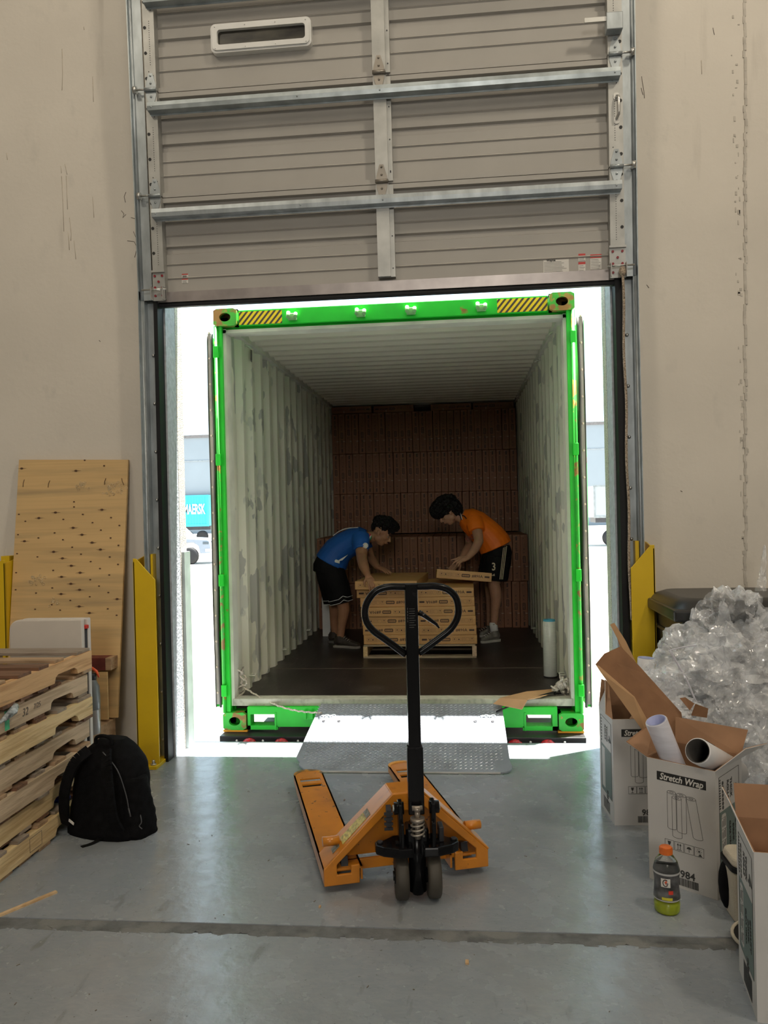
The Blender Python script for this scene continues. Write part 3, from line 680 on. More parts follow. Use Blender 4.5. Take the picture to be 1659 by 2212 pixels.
# ================================================================ dock plate
M['tread']=mat('aluminium_tread_plate',(.44,.48,.54),.34,.5,var=.08,scale=4); layer(M['tread'],(.28,.29,.31),6,.5,.7,fac=.5)
py0,py1,px0,px1=4.525,5.275,-1.005,.265; sl=math.atan2(.205,py1-py0)
PM=Matrix.Translation((0,py0,.004))@Matrix.Rotation(sl,4,'X'); LP=math.hypot(.205,py1-py0)
dp=thing('dock_plate','shiny diamond tread dock plate bridging floor and container sill','dock plate',(-.37,py0,0))
q=MB(); skew=-.0
out=[(px0+.10,0),(px1-.06,0)]+[(px1-.06+.06*math.sin(a),.06-.06*math.cos(a)) for a in [R(22.5*i) for i in range(1,5)]]+[(px1-.01,.12),(px1-.02,LP),(px0+.035,LP),(px0-.01,.14)]+[(px0+.02+.0*i,.09-.03*i) for i in (0,1)]+[(px0+.06,.015)]
q.prism(out,0,.010,'z',PM); q.build('plate',M['tread'],dp)
q=MB(); rr=random.Random(2); pitch=.030
nx=int((px1-px0)/pitch); ny=int(LP/pitch)
for i in range(nx*2):
    for j in range(ny*2):
        if (i+j)%2: continue
        x=px0+.03+i*pitch/2; y=.02+j*pitch/2
        if x>px1-.045 or y>LP-.02 or (y<.12 and (x<px0+.11-y*.6 or x>px1-.09)): continue
        a=R(35) if (j%2) else R(-35)
        c,s_=math.cos(a),math.sin(a); L_,W_=.0130,.0036
        P=[Vector((x+c*L_,y+s_*L_,.0100)),Vector((x-s_*W_,y+c*W_,.0100)),Vector((x-c*L_,y-s_*L_,.0100)),Vector((x+s_*W_,y-c*W_,.0100))]
        a1,a2=Vector((x+c*L_*.6,y+s_*L_*.6,.0136)),Vector((x-c*L_*.6,y-s_*L_*.6,.0136))
        V=[PM@p for p in P+[a1,a2]]
        q._f(V,[(0,1,5,4),(1,2,5),(2,3,4,5),(3,0,4)])
q.build('raised_tread',M['tread'],dp,recalc=False)
q=MB(); 
for x in (px0+.09,px0+.19,px1-.20,px1-.09): m=PM@Matrix.Translation((x,LP-.23,.0105)); q.lathe([(.011,0),(.011,.004),(.006,.004),(.006,.001)],n=14,m=m)
q.build('plate_bolts',M['dark'],dp)
q=MB(); q.box(px0+.08,px1-.07,-.003,.0,0,.010,PM); q.build('bright_leading_edge',mat('bright_aluminium_edge',(.78,.76,.72),.4,.4),dp)
for x0 in (px0+.10,px1-.13):
    q=MB()
    for k in range(4):
        a=Vector((x0-.02+k*.022,LP-.17,.016)); pts=[PM@(a+Vector((.016*math.cos(t),.006*math.sin(t),.005*(k%2)*math.sin(t)))) for t in [i*PI/5 for i in range(10)]]
        q.tube(pts,.003,6,closed=True)
    tag(q.build('chain',M['galv']),'short steel chain lying on the '+('left' if x0<0-.5 else 'right')+' far corner of the dock plate','chain','tie chains')
# ropes tying the plate to the container
def ropepts(P,n=8,sag=0):
    P=catmull([Vector(p) for p in P],n); return P
k0=Vector((CXO+.10,CYO+.14,.30)); k1=PM@Vector((px0+.06,LP-.14,.02))
q=MB(); L_=[k0+(k1-k0)*t+Vector((0,0,-.05*math.sin(PI*t))) for t in [i/40 for i in range(41)]]
q.tube([p+Vector((.003*math.cos(i*1.9),0,.003*math.sin(i*1.9))) for i,p in enumerate(L_)],.0065,6)
rr=random.Random(9)
for k in range(6):
    c=k0+Vector((rr.uniform(-.02,.02),rr.uniform(-.02,.02),-.09+.04*k)); pts=[c+Vector((.022*math.cos(t+k),.015*math.sin(t*1.3),.018*math.sin(t+k*2))) for t in [i*.5 for i in range(13)]]; q.tube(pts,.006,6)
q.tube([k0+Vector((.0,0,.02)),k0+Vector((-.01,.01,.08)),k0+Vector((.01,0,.14)),k0+Vector((-.015,.01,.10))],.006,6)
q.build('tie_rope',mat('white_braided_rope',(.72,.66,.56),.9,var=.25,scale=120,bump=.8,bscale=200),label='pale rope knotted to the left container post and running down to the dock plate',cat='rope')
a=Vector((CXO+CW-.17,CYO+.10,.27)); b=PM@Vector((px1-.06,LP-.12,.02))
q=MB(); q.tube([a+(b-a)*t+Vector((0,0,.01*math.sin(PI*t))) for t in [i/12 for i in range(13)]],.006,6)
q.tube([a,a+Vector((.02,0,.02)),a+Vector((.04,0,-.01)),a+Vector((-.01,0,-.015))],.007,6); q.build('black_strap',M['black'],label='black cord running from the right container corner down to the dock plate',cat='cord')
q=MB(); rr=random.Random(4); c=Vector((CXO+CW-.13,CYO+.14,.30))
for k in range(16):
    d=Vector((rr.uniform(-1,1),rr.uniform(-.6,.6),rr.uniform(-1,1.3))); d.normalize()
    pts=[c+d*.02+d*.045*t+Vector((.016*math.sin(t*4+k),.01*math.cos(t*5+k),.014*math.cos(t*4+k*2))) for t in [i/6 for i in range(7)]]; q.tube(pts,[.009,.01,.009,.009,.008,.006,.004],6)
q.ball(c,.035,10); q.build('frayed_rope_knot',mat('frayed_white_rope',(.72,.68,.60),.95,var=.2,scale=80,bump=1,bscale=120),label='bunched knot of frayed off-white rope in the right container corner',cat='rope')
# creased cardboard sheet over the sill
M['card']=mat('brown_cardboard',(.50,.30,.15),.75,var=.06,scale=8,stretch=(1,1,1)); layer(M['card'],(.36,.20,.10),3,.55,.75,fac=.4)
M['cardd']=mat('darker_brown_cardboard',(.27,.135,.065),.75,var=.10,scale=10)
q=MB()
P=[atY(1066,1537,5.20),atY(1080,1508,5.24),atY(1137,1498,5.42),atY(1200,1492,5.5),atY(1205,1497,5.45),atY(1165,1512,5.28),atY(1140,1527,5.22),atY(1128,1543,5.17)]
zt=.248
P=[Vector((p.x,p.y,z)) for p,z in zip(P,(.235,.262,.262,.262,.258,.256,.256,.205))]
q.slab([P[0],P[1],P[6],P[7]],.004); q.slab([P[1],P[2],P[5],P[6]],.004); q.slab([P[2],P[3],P[4],P[5]],.004)
q.build('cardboard_sheet',M['card'],label='creased tan cardboard sheet lying over the container sill',cat='cardboard')
# roll of stretch film standing in the container
p=atZ(1189,1462,.195); rl=thing('stretch_film_roll','tall white stretch film roll standing in the container near the right wall','stretch film roll',(p.x,p.y,.195))
hR=1.53-(1338-1096+4)*p.y/1700-.195
q=MB(); q.lathe([(.046,0),(.052,.006),(.052,hR*.55),(.0515,hR-.008),(.046,hR-.002)],loc=(0,0,0),n=32); q.build('film',mat('milky_stretch_film',(.66,.70,.66),.25,var=.05,scale=20,stretch=(1,1,8)),rl,local=True)
q=MB(); q.lathe([(.046,hR-.002),(.046,hR+.010),(.036,hR+.010),(.036,hR-.03)],n=32,cap=False); q.build('blue_core',mat('blue_cardboard_core',(.08,.42,.60),.5),rl,local=True,label='blue end of the core')
q=MB(); q.lathe([(.046,-.0),(.053,.001),(.053,.010),(.046,.011)],n=32); q.build('base_ring',M['dark'],rl,local=True)
# ================================================================ cartons
CARD=mat('shaded_carton_board',(.27,.115,.055),.6,var=.07,scale=5); layer(CARD,(.19,.075,.035),2.5,.5,.75,fac=.5); layer(CARD,(.62,.50,.38),34,.70,.73,(1,1,.4),fac=.6,seed=4,detail=2)  # board of the deep stacks, with the container's shade put into its colour
CARDL=mat('tan_carton_board',(.60,.34,.13),.5,var=.06,scale=5); layer(CARDL,(.72,.52,.28),7,.60,.66,(1,1,6),fac=.5,seed=4)
M['print']=mat('dark_carton_print',(.07,.04,.03),.7,var=0)
CW_,CT_,CD_=.51,.083,.90
ORD='first second third fourth fifth sixth seventh eighth ninth tenth eleventh twelfth thirteenth fourteenth fifteenth sixteenth seventeenth eighteenth nineteenth twentieth twenty-first twenty-second twenty-third twenty-fourth twenty-fifth twenty-sixth twenty-seventh twenty-eighth'.split()
def icons(q,x,z,y,s=.031):
    """five transport symbols in outline squares on a face looking to -y"""
    for k in range(5):
        cx=x+k*s*1.25; w=s/2; t=.0013
        for a in ((cx-w,cx+w,z-w,z-w+t),(cx-w,cx+w,z+w-t,z+w),(cx-w,cx-w+t,z-w,z+w),(cx+w-t,cx+w,z-w,z+w)): q.box(a[0],a[1],y-.0006,y,a[2],a[3])
        if k==0: q.prism([(cx-w*.6,z),(cx,z+w*.6),(cx+w*.6,z)],y-.0006,y); q.box(cx-.0008,cx+.0008,y-.0006,y,z-w*.6,z)
        elif k==1: q.cyl((cx,y,z),(cx,y-.0006,z),w*.45,8)
        elif k==2:
            for d in (-w*.35,w*.35): q.box(cx+d-.0008,cx+d+.0008,y-.0006,y,z-w*.6,z+w*.6)
        elif k==3: q.bar((cx-w*.4,y-.0003,z-w*.5),(cx+w*.4,y-.0003,z+w*.5),.0006,.002,(0,1,0))
        else: q.prism([(cx-w*.5,z+w*.6),(cx+w*.5,z+w*.6),(cx,z)],y-.0006,y); q.box(cx-.001,cx+.001,y-.0006,y,z-w*.6,z)
def carton_mesh(name,matl,flip=False):
    q=MB(); q.box(0,CW_,0,CD_,0,CT_,bev=.005)
    q.mi=1; z=CT_*.5; 
    x0=.03
    icons(q,.045 if not flip else .31,z,0.0)
    px=.232 if not flip else .195
    q.prism([(px+u,z+v) for u,v in rrect(0,.078,-.015,.015,.008,3)],-.0008,0)
    q.mi=2
    for k in range(6): q.box(px+.008+k*.011,px+.0145+k*.011,-.0014,-.0007,z-.008,z+.008)
    q.mi=1; q.box(.445 if not flip else .02,.49 if not flip else .065,-.0006,0,z-.008,z+.008)
    cu=bpy.data.curves.new('t','FONT'); cu.body='#890A'; cu.size=.037; cu.align_x='CENTER'; cu.align_y='CENTER'; cu.resolution_u=1; cu.offset=.0006
    t=bpy.data.objects.new('t',cu); COL.objects.link(t); dg=bpy.context.evaluated_depsgraph_get(); me=bpy.data.meshes.new_from_object(t.evaluated_get(dg)); bpy.data.objects.remove(t)
    tx=.377 if not flip else .13
    mm=frame_m((tx,-.0005,z),(1 if not flip else -1,0,0),(0,0,1 if not flip else -1))
    me.transform(mm); n0=len(q.bm.faces); q.bm.from_mesh(me); q.bm.faces.ensure_lookup_table()
    for f in q.bm.faces[n0:]: f.material_index=1
    me=bpy.data.meshes.new(name); bmesh.ops.recalc_face_normals(q.bm,faces=[f for f in q.bm.faces[:n0]]); q.bm.to_mesh(me); q.bm.free()
    for m_ in (matl,M['print'],matl): me.materials.append(m_)
    return me
CMA=[carton_mesh('carton',CARD),carton_mesh('carton',CARD,True)]; CML=[carton_mesh('carton',CARDL),carton_mesh('carton',CARDL,True)]
def carton(me,m,label,group):
    o=bpy.data.objects.new('carton',me); COL.objects.link(o); o.matrix_world=m; tag(o,label,'box',group); return o
rr=random.Random(11); ZF=.195; X0=CXO+.050; XE=CXO+CW-.050
def stand(x,y,z):   # carton on edge: its width upright
    return Matrix.Translation((x+CT_,y,z))@Matrix.Rotation(-PI/2,4,'Y')
def row(y,z,me_set,place,group,top=.51):
    x=X0+.002; k=0; n=27; gap=(XE-X0-n*CT_)/n
    gaps=sorted(rr.sample(range(2,26),3)); 
    while k<n:
        m=stand(x,y+rr.uniform(-.02,.02),z)@Matrix.Rotation(rr.uniform(-.006,.006),4,'Y')
        carton(me_set[rr.random()<.5],m,'brown carton on edge, %s from left, %s'%(ORD[k],place),group)
        x+=CT_+gap*rr.uniform(.3,1.6) if k<n-1 else 0; x=min(x,XE-CT_-.001); k+=1
ROWS=['top row of far stack','second row of far stack','third row of far stack']
for i,nm in enumerate(ROWS): row(9.94,ZF+.512*(4-i),CMA,nm,'upright cartons in the far stack')
row(8.72,ZF+.512,CMA,'upper row of nearer stack','upright cartons in the nearer stack')
row(8.72,ZF,CMA,'floor row of nearer stack','upright cartons in the nearer stack')
for k,(xa,d) in enumerate(((716,'leftmost of the four lying flat on the far stack'),(806,'second from the left of the four lying flat on the far stack'),(929,'third from the left of the four lying flat on the far stack'),(1021,'rightmost of the four lying flat on the far stack'))):
    p=atY(xa+1,880,9.94); carton(CMA[k%2],Matrix.Translation((p.x,9.90+.03*k,ZF+.512*5+.001)),'brown carton '+d,'flat cartons on top of the far stack')
# ================================================================ wooden pallets
def wood(name,col,dark,seed,st=(1,.12,1)):
    m=mat(name,col,.75,var=.10,scale=9,stretch=st,bump=.35,bscale=60)
    layer(m,dark,16,.48,.62,(st[0]*2.5,st[1]*1.2,st[2]*2.5),fac=.8,seed=seed,detail=7); layer(m,(.13,.085,.05),14,.66,.72,(st[0]*1.5,st[1],st[2]*1.5),fac=.6,seed=seed+3,detail=5); return m
WY=[wood('pale_pine',(.74,.52,.29),(.52,.32,.15),1),wood('weathered_pine',(.64,.48,.32),(.42,.30,.19),5),wood('orange_pine',(.70,.43,.21),(.46,.24,.10),9),wood('yellow_pine',(.78,.58,.31),(.56,.37,.17),13)]
WX=[wood('pale_board',(.45,.30,.18),(.28,.18,.10),2,(.12,1,1)),wood('grey_board',(.34,.27,.21),(.20,.15,.11),6,(.12,1,1)),wood('dark_board',(.20,.10,.055),(.10,.05,.03),8,(.12,1,1))]
def stringer_mesh(sd,L=1.22,H=.089,W=.038,notch=True):
    r=random.Random(sd); pts=[]
    def arc(c0,c1,up):
        return [(c0,0),(c0+.012,up*.72),(c0+.035,up),(c1-.035,up),(c1-.012,up*.72),(c1,0)]
    P=[(0,0)]
    if notch:
        for c in (.15,.84): P+=[(y+r.uniform(-.004,.004),z+(r.uniform(-.004,.004) if z else 0)) for y,z in arc(c,c+.23,.036)]
    P+=[(L,0),(L,H),(0,H)]
    q=MB(); q.prism(P,-W/2,W/2,'x'); return q
def pallet(name,label,loc,yaw,group,sd,short=False,wy=None,wx=None,detail=True,W=1.02,L=1.22,notch=True):
    r=random.Random(sd); root=thing(name,label,'pallet',loc,(0,0,yaw),group)
    wy=wy or WY[sd%4]; 
    for k,x in enumerate((W-.019,W/2,.019)):
        q=stringer_mesh(sd*7+k,L,notch=notch); q.bm.transform(Matrix.Translation((x,0,.0155))); q.build('stringer',wy if k==0 else WY[(sd+k)%4],root,local=True)
    ys=[0,.19,.36,.53,.70,.87,L-.14] if not short else [0,.3,.6,.9,L-.1]
    for k,y in enumerate(ys):
        w=.14 if k in (0,len(ys)-1) else r.choice((.088,.09,.11)); e=r.uniform(-.006,.012)
        q=MB(); q.box(-.002+e,W+.002-r.uniform(0,.02),y,y+w,.1045,.119,bev=.0015)
        for x in (.02,W/2,W-.02): q.cyl((x+.01,y+w*.3,.119),(x+.01,y+w*.3,.1197),.004,6); 
        q.build('deck_board',wx or r.choice(WX),root,local=True)
    for k,y in enumerate((0,.40,.55,.70,L-.10)):
        q=MB(); q.box(0,W-r.uniform(-.004,.02),y,y+.095,0,.0155,bev=.0015); q.build('bottom_board',wx or r.choice(WX),root,local=True)
    return root
# pallet under the cartons in the container (stringers run into the container)
PX0=atY(785,1420,7.0).x; PX1=atY(1030,1420,7.0).x
WD=wood('dull_pallet_board',(.45,.36,.24),(.30,.23,.15),3,(.12,1,1))
cp=pallet('wooden_pallet','low wooden pallet under the cartons inside the container',(PX0,7.0,ZF),0,None,5,wx=WD,W=PX1-PX0,notch=False)
xa=PX0+.004
names=['bottom','second','third','fourth','fifth','sixth']
for k in range(6):
    for s in (0,1):
        dx=(-.012*k*.5 if s==0 else -.004*k); 
        if k==5 and s==0: dx=-.055
        m=Matrix.Translation((xa+dx+s*(CW_-.006),7.02+rr.uniform(-.02,.015),ZF+.121+k*.0835))@Matrix.Rotation(rr.uniform(-.01,.01),4,'Z')
        carton(CML[(k+s)%2],m,'tan carton lying on the pallet, %s layer up, %s column'%(names[k],'left' if s==0 else 'right'),'cartons stacked on the pallet')
ztop=ZF+.121+6*.0835
p=atY(767,1290,6.93); m=Matrix.Translation((p.x,6.93,ztop+.002))@Matrix.Rotation(R(-4),4,'Z')@Matrix.Diagonal((1.09,1,.9,1))
carton(CML[0],m,'tan carton topping the left column, under the hands of the person in blue','cartons stacked on the pallet')
# carton carried by the person in orange
a=atY(944,1229,7.33); b=atY(1063,1238,7.36)
xd=(b-a).normalized(); HM=frame_m((0,0,0),xd,Vector((0,1,-.10)))
HM.translation=a-(HM.to_3x3()@Vector((0,0,CT_)))
HM=HM@Matrix.Diagonal((1,.36,1,1))
carton(CML[0],HM,'tan carton held tilted in mid-air by the person in orange','cartons handled at the pallet')
# white foam block behind the person in blue
q=MB(); pp=atZ(697,1375,.195); q.box(pp.x,pp.x+.085,pp.y,pp.y+.14,.195,.195+.46,bev=.006); q.build('foam_block',M['white'],label='narrow white foam block standing behind the person in blue',cat='foam block')

# ================================================================ left side: stacked pallets
zz=0; PN=['bottom pallet of the stack at the left','second pallet from the bottom of the left stack','third pallet from the bottom of the left stack','middle pallet of the left stack','third pallet from the top of the left stack','weathered wooden pallet with green paint stripe, second from top of left stack','top orange-toned pallet of the stack at the left']
tone=[3,3,1,1,3,1,2]; offs=[(0,0),(-.015,.02),(.01,-.02),(.0,.0),(.005,.01),(.0,-.01),(.015,.01)]
for k in range(7):
    yw=R((-.6,.5,-.3,.4,-.5,.3,.2)[k])
    pl=pallet('wooden_pallet',PN[k][0].upper()*0+('wooden ' if 'wood' not in PN[k] else '')+PN[k],(-1.955-1.02+offs[k][0],2.73+offs[k][1],zz),yw,'pallets stacked at the left',k+20,wy=WY[tone[k]])
    if k==5:
        q=MB(); mt=WM[pl.name]; q.box(1.0205,1.0212,.46,.495,.02,.1035); q.build('green_paint_stripe',mat('green_spray_paint',(.05,.45,.20),.6,var=.3,scale=30),pl,local=True)
        t=text('32',.05,mt@frame_m((1.0212,.62,.06),(0,1,0),(0,0,1)),M['scuff'],pl,name='handwriting',shear=.2)
        text('7/25',.035,mt@frame_m((1.0212,.72,.065),(0,1,0),(0,0,1)),M['scuff'],pl,name='handwriting',shear=.2)
        q=MB(); rg=[(1.03,.52,.10),(1.045,.50,.115),(1.05,.48,.105),(1.04,.44,.085),(1.03,.40,.07)]; q.tube(rg,[.006,.016,.02,.014,.005],7); q.build('torn_film_scrap',mat('crumpled_grey_film',(.45,.50,.52),.25,var=.4,scale=50),pl,local=True)
    if k==0:
        mt=WM[pl.name]; q=MB()
        for a in ((.62,.72,.03,.032),(.62,.72,.09,.092),(.62,.622,.03,.092),(.718,.72,.03,.092)): q.box(1.0204,1.0210,*a)
        q.build('stamp_outline',M['scuff'],pl,local=True)
    zz+=.1198
# ================================================================ crate, plywood, table, bottle
M['plywood']=mat('pine_plywood',(.68,.46,.21),.6,var=.05,scale=2,stretch=(.5,1,5)); layer(M['plywood'],(.36,.26,.14),3,.52,.70,(.3,1,5),fac=.7,seed=2,detail=6); layer(M['plywood'],(.52,.34,.15),8,.5,.7,(.12,1,9),fac=.4,seed=6)
pa=atY(27,1600,4.50); 
Pbl=atY(22,1590,4.50); Pbr=atY(258,1590,4.50); Ptl=atY(41,993,4.765); Ptr=atY(277,993,4.765)
zb=.03
Pbl=Ptl+(Pbl-Ptl)*1.0; Pbl.z=Pbr.z=.31; Pbl.y=Pbr.y=4.56
Pbl.x=-2.80; Pbr.x=-2.085
ply=thing('plywood_sheet','tall knotty plywood sheet leaning on the wall behind the pallets','plywood',(-2.44,4.56,.31))
q=MB(); q.slab([Pbl,Pbr,Ptr,Ptl],.018); q.build('sheet',M['plywood'],ply)
ux=(Pbr-Pbl).normalized(); uz=((Ptl-Pbl)-ux*((Ptl-Pbl).dot(ux))).normalized(); nrm=ux.cross(uz)
def plyp(x,y,off=.002):
    p=atP(x,y,Pbl,nrm); return p+nrm*off
if nrm.y>0: nrm=-nrm
q=MB(); kn=[(164,1017),(160,1084),(160,1095),(120,1107),(41,1111),(179,1111),(220,1101),(240,1118),(55,1126),(84,1119),(137,1122),(200,1129),(158,1140),(118,1151),(39,1155),(177,1155),(218,1145),(258,1135),(53,1169),(83,1162),(136,1166),(199,1172),(239,1162),(156,1182),(116,1192),(37,1196),(175,1197),(217,1187),(256,1178),(81,1203),(135,1206),(196,1213),(237,1203),(154,1222),(115,1232),(35,1237),(173,1237),(216,1228),(255,1219),(133,1246),(195,1252),(236,1242),(153,1261),(113,1270),(34,1274),(172,1274),(214,1266),(78,1281),(132,1283),(194,1289),(234,1280),(253,1294),(152,1297),(112,1306),(171,1310),(76,1316),(130,1318),(193,1324),(233,1315),(252,1329),(47,992+20),(183,994),(225,1006)]
for i,(x,y) in enumerate(kn):
    p=plyp(x,y,.0004); r_=.0042 if i%3 else .0065; q.prism([(1.6*r_*math.cos(t),r_*math.sin(t)) for t in [k*PI/4 for k in range(8)]],0,.0012,'z',frame_m(p,ux,uz))
    if i%3==0: q.prism([(-.03,0),(0,.0016),(.035,0),(0,-.0016)],0,.001,'z',frame_m(p,ux,uz))
for (xa_,ya_,xb_,yb_) in ((53,1036,50,1052),(108,1038,104,1053),(229,1033,226,1047),(263,1033,268,1048)): q.tube([plyp(xa_,ya_),plyp((xa_+xb_)/2-1,(ya_+yb_)/2),plyp(xb_,yb_)],.0018,5)
q.build('knots_and_holes',mat('dark_knot',(.10,.045,.02),.7),ply,recalc=False)
q=MB(); rr2=random.Random(6)
for cx_,cy_,n_,s_ in ((180,1050,14,14),(246,1056,26,24),(81,1253,20,17),(110,1300,8,14)):
    for i in range(n_):
        a=rr2.uniform(0,2*PI); d=math.sqrt(rr2.random())*s_; x=cx_+d*math.cos(a)*1.2; y=cy_+d*math.sin(a)*.7; r_=rr2.uniform(2.2,3.6)
        P=[plyp(x+r_*math.cos(t+i),y+r_*.8*math.sin(t+i),.0012) for t in [k*2*PI/5 for k in range(5)]]
        q.tube(P,.0010,4,closed=True)
q.build('crackle_marks',mat('pale_dried_glue',(.80,.68,.45),.5),ply)
# red-painted timber runner across the sheet, lower board
q=MB(); a=plyp(150,1415,.0); b=plyp(243,1415,.0); c=plyp(243,1445,.0); q.box(a.x,b.x,a.y-.10,a.y-.004,c.z+.01,b.z); rn=q.build('red_painted_runner',mat('oxblood_paint',(.16,.03,.025),.6,var=.2,scale=14),ply)
q=MB(); d=plyp(256,1415); q.box(b.x+.001,d.x-.004,a.y-.10,a.y-.004,c.z+.01,b.z); q.build('bare_runner_end',WX[0],ply)
q=MB(); q.box(-2.75,Pbr.x-.03,4.50,4.512,.315,c.z+.0); q.build('lower_panel',M['plywood'],ply)
cr_=thing('wooden_crate','low wooden crate on the floor under the leaning plywood','crate',(-2.4,4.4,0))
q=MB(); q.box(-2.85,-2.115,4.20,4.60,0,.30,bev=.003); q.build('crate_body',WX[0],cr_)
for z in (.02,.24): 
    q=MB(); q.box(-2.85,-2.11,4.185,4.20,z,z+.055); q.build('batten',WY[2],cr_)
tb=thing('folding_table','folded white plastic table standing upright between the pallets and the plywood','folding table',(-2.3,4.1,0))
ta=atY(19,1340,4.05); tbb=atY(176,1338,4.05)
hz_=ta.z
q=MB(); P=[(ta.x,0),(tbb.x,0),(tbb.x,hz_)]+[(ta.x+.055+.055*math.cos(R(90+15*i)),hz_-.055+.055*math.sin(R(90+15*i))) for i in range(7)]
q.prism(P,4.05,4.085,'y'); q.build('table_top',mat('beige_white_table_plastic',(.63,.58,.52),.5,var=.03),tb,mods=[('BEVEL',{'width':.006,'segments':2,'limit_method':'ANGLE'})])
q=MB(); q.prism([(x+.008,z) for x,z in P],4.105,4.14,'y'); q.build('table_top',mat('beige_white_table_plastic2',(.66,.62,.58),.5,var=.03),tb,mods=[('BEVEL',{'width':.006,'segments':2,'limit_method':'ANGLE'})])
q=MB(); q.cyl((tbb.x-.005,4.095,.05),(tbb.x-.005,4.095,hz_-.05),.012,10); q.build('folded_leg',M['dark'],tb)
q=MB(); q.box(tbb.x-.01,tbb.x+.012,4.082,4.108,hz_-.055,hz_-.035,bev=.003); q.build('red_latch',M['red'],tb)
# water jug bottle
bx_,by_=atY(200,1560,4.27).x,4.27
bt=thing('water_bottle','grey insulated water bottle with orange carry handle on the crate behind the pallets','bottle',(bx_,by_,.30))
ht=1.53-(1478-1110)*by_/1700-.30
q=MB(); q.lathe([(.035,0),(.042,.008),(.042,ht*.45),(.044,ht*.46),(.045,ht*.62),(.042,ht*.86),(.028,ht*.96),(.026,ht)],n=28); q.build('body',mat('grey_bottle_shell',(.23,.25,.26),.35,.3),bt,local=True)
q=MB(); q.lathe([(.043,.0),(.0435,.001),(.0435,ht*.44),(.043,ht*.445)],n=28,cap=False); q.build('silver_sleeve',mat('brushed_steel_sleeve',(.42,.42,.42),.35,.6),bt,local=True)
q=MB(); q.lathe([(.028,ht),(.028,ht+.03),(.02,ht+.036),(.0,ht+.036)],n=20); q.build('lid',M['dark'],bt,local=True)
q=MB(); q.tube([(-.03,0,ht+.02),(-.022,0,ht+.055),(.005,0,ht+.062),(.03,0,ht+.045),(.045,0,ht+.01)],[.008,.009,.009,.008,.005],10); q.build('orange_handle',mat('orange_red_plastic',(.85,.13,.04),.4),bt,local=True)
# ================================================================ yellow track guards
def guard(label,xa,xb,top_hi,yf=4.60,flip=1,wing=True):
    g=thing('track_guard',label,'bollard',((xa+xb)/2,yf,0),group='yellow track guards')
    lo,hi=(xa,xb) if flip>0 else (xb,xa)      # lo = tall side
    z1=top_hi; z0=top_hi-.13
    w_=abs(xb-xa); s=1 if hi>lo else -1
    P=[(lo,.02),(lo,z1),(lo+s*.02,z1),(hi,z0),(hi,.02)]
    q=MB(); q.prism(P,yf,yf+.008,'y'); q.build('front_plate',M['yellow'],g,mods=[('BEVEL',{'width':.002,'segments':2})])
    q=MB(); q.prism([(yf,.02),(yf,z1-.02),(4.795,z1+.01),(4.795,.02)],min(lo,lo+s*.008),max(lo,lo+s*.008),'x'); q.build('side_plate',M['yellow'],g)
    q=MB(); q.box(min(lo+s*.03,lo+s*.085),max(lo+s*.03,lo+s*.085),4.70,4.78,.02,z1+.02); q.build('back_leg',M['yellow'],g)
    q=MB(); q.box(min(lo-s*.04,hi),max(lo-s*.04,hi),yf-.05,4.795,0,.02,bev=.002); bp_=q.build('base_plate',M['yellow'],g)
    q=MB(); q.cyl((hi-s*.03,yf-.02,.02),(hi-s*.03,yf-.02,.03),.018,6); q.cyl((hi-s*.03,yf-.02,.03),(hi-s*.03,yf-.02,.05),.009,10); q.build('anchor_bolt',M['steel'],bp_)
guard('yellow steel track guard on the left side of the dock door',-1.982,-1.845,1.265)
guard('yellow steel track guard on the right side of the dock door, behind the boxes',1.095,.962,1.29,flip=1)
guard('yellow steel guard at the left edge of the view, behind the plywood',-3.05,-2.80,1.27,flip=-1)
# ================================================================ backpack
BC=Vector((-1.735,3.68,0)); bp=thing('backpack','black backpack slumped on the floor against the pallet stack','backpack',BC,(0,0,R(-14))); bp.scale=(.93,.93,.93)
M['fabric']=mat('black_nylon',(.005,.005,.006),.85,var=.3,scale=30,bump=.4,bscale=250,spec=.15)
def blob(pts_fn,nu=28,nv=18):
    q=MB(); V=[[q.bm.verts.new(pts_fn(i/nu,j/nv)) for i in range(nu)] for j in range(nv+1)]
    for j in range(nv):
        for i in range(nu):
            try:
                f=q.bm.faces.new((V[j][i],V[j][(i+1)%nu],V[j+1][(i+1)%nu],V[j+1][i])); f.smooth=True
            except ValueError: pass
    q.bm.faces.new(V[0][::-1]); q.bm.faces.new(V[-1]); return q
def bag(wf,df,lean,H_,wob=0,offy=0,offx=0):
    def f(u,v):
        a=2*PI*u; n=3.2
        c,s=math.cos(a),math.sin(a); k=(abs(c)**n+abs(s)**n)**(-1/n)
        w=wf(v); d=df(v); wb=1+wob*(math.sin(7*a+9*v)*.5+math.sin(11*v*3+a*3)*.5)
        return Vector((offx+w*k*c*wb,offy+d*k*s*wb+lean*v,H_*v))
    return f
q=blob(bag(lambda v:.215*(1-.12*v)*(1-max(0,(v-.6)/.4)**2.2*.62),lambda v:.135*(1-.25*v)*(1-max(0,(v-.7)/.3)**2*.6),.05,.47,.025))
q.build('main_compartment',M['fabric'],bp,local=True)
q=blob(bag(lambda v:.12*(1-.2*v),lambda v:.10*(1-.5*v**2),-.02,.30,.04,offx=.135,offy=.01)); q.build('front_pocket',M['fabric'],bp,local=True)
for s in (-1,1):
    q=MB(); P=catmull([Vector((s*.055,-.075,.435)),Vector((s*.10,-.135,.38)),Vector((s*.135,-.165,.26)),Vector((s*.15,-.16,.14)),Vector((s*.165,-.13,.06))],5)
    for a,b in zip(P,P[1:]): q.bar(a,b,.058,.014,(0,-1,.2))
    st=q.build('shoulder_strap',M['fabric'],bp,local=True)
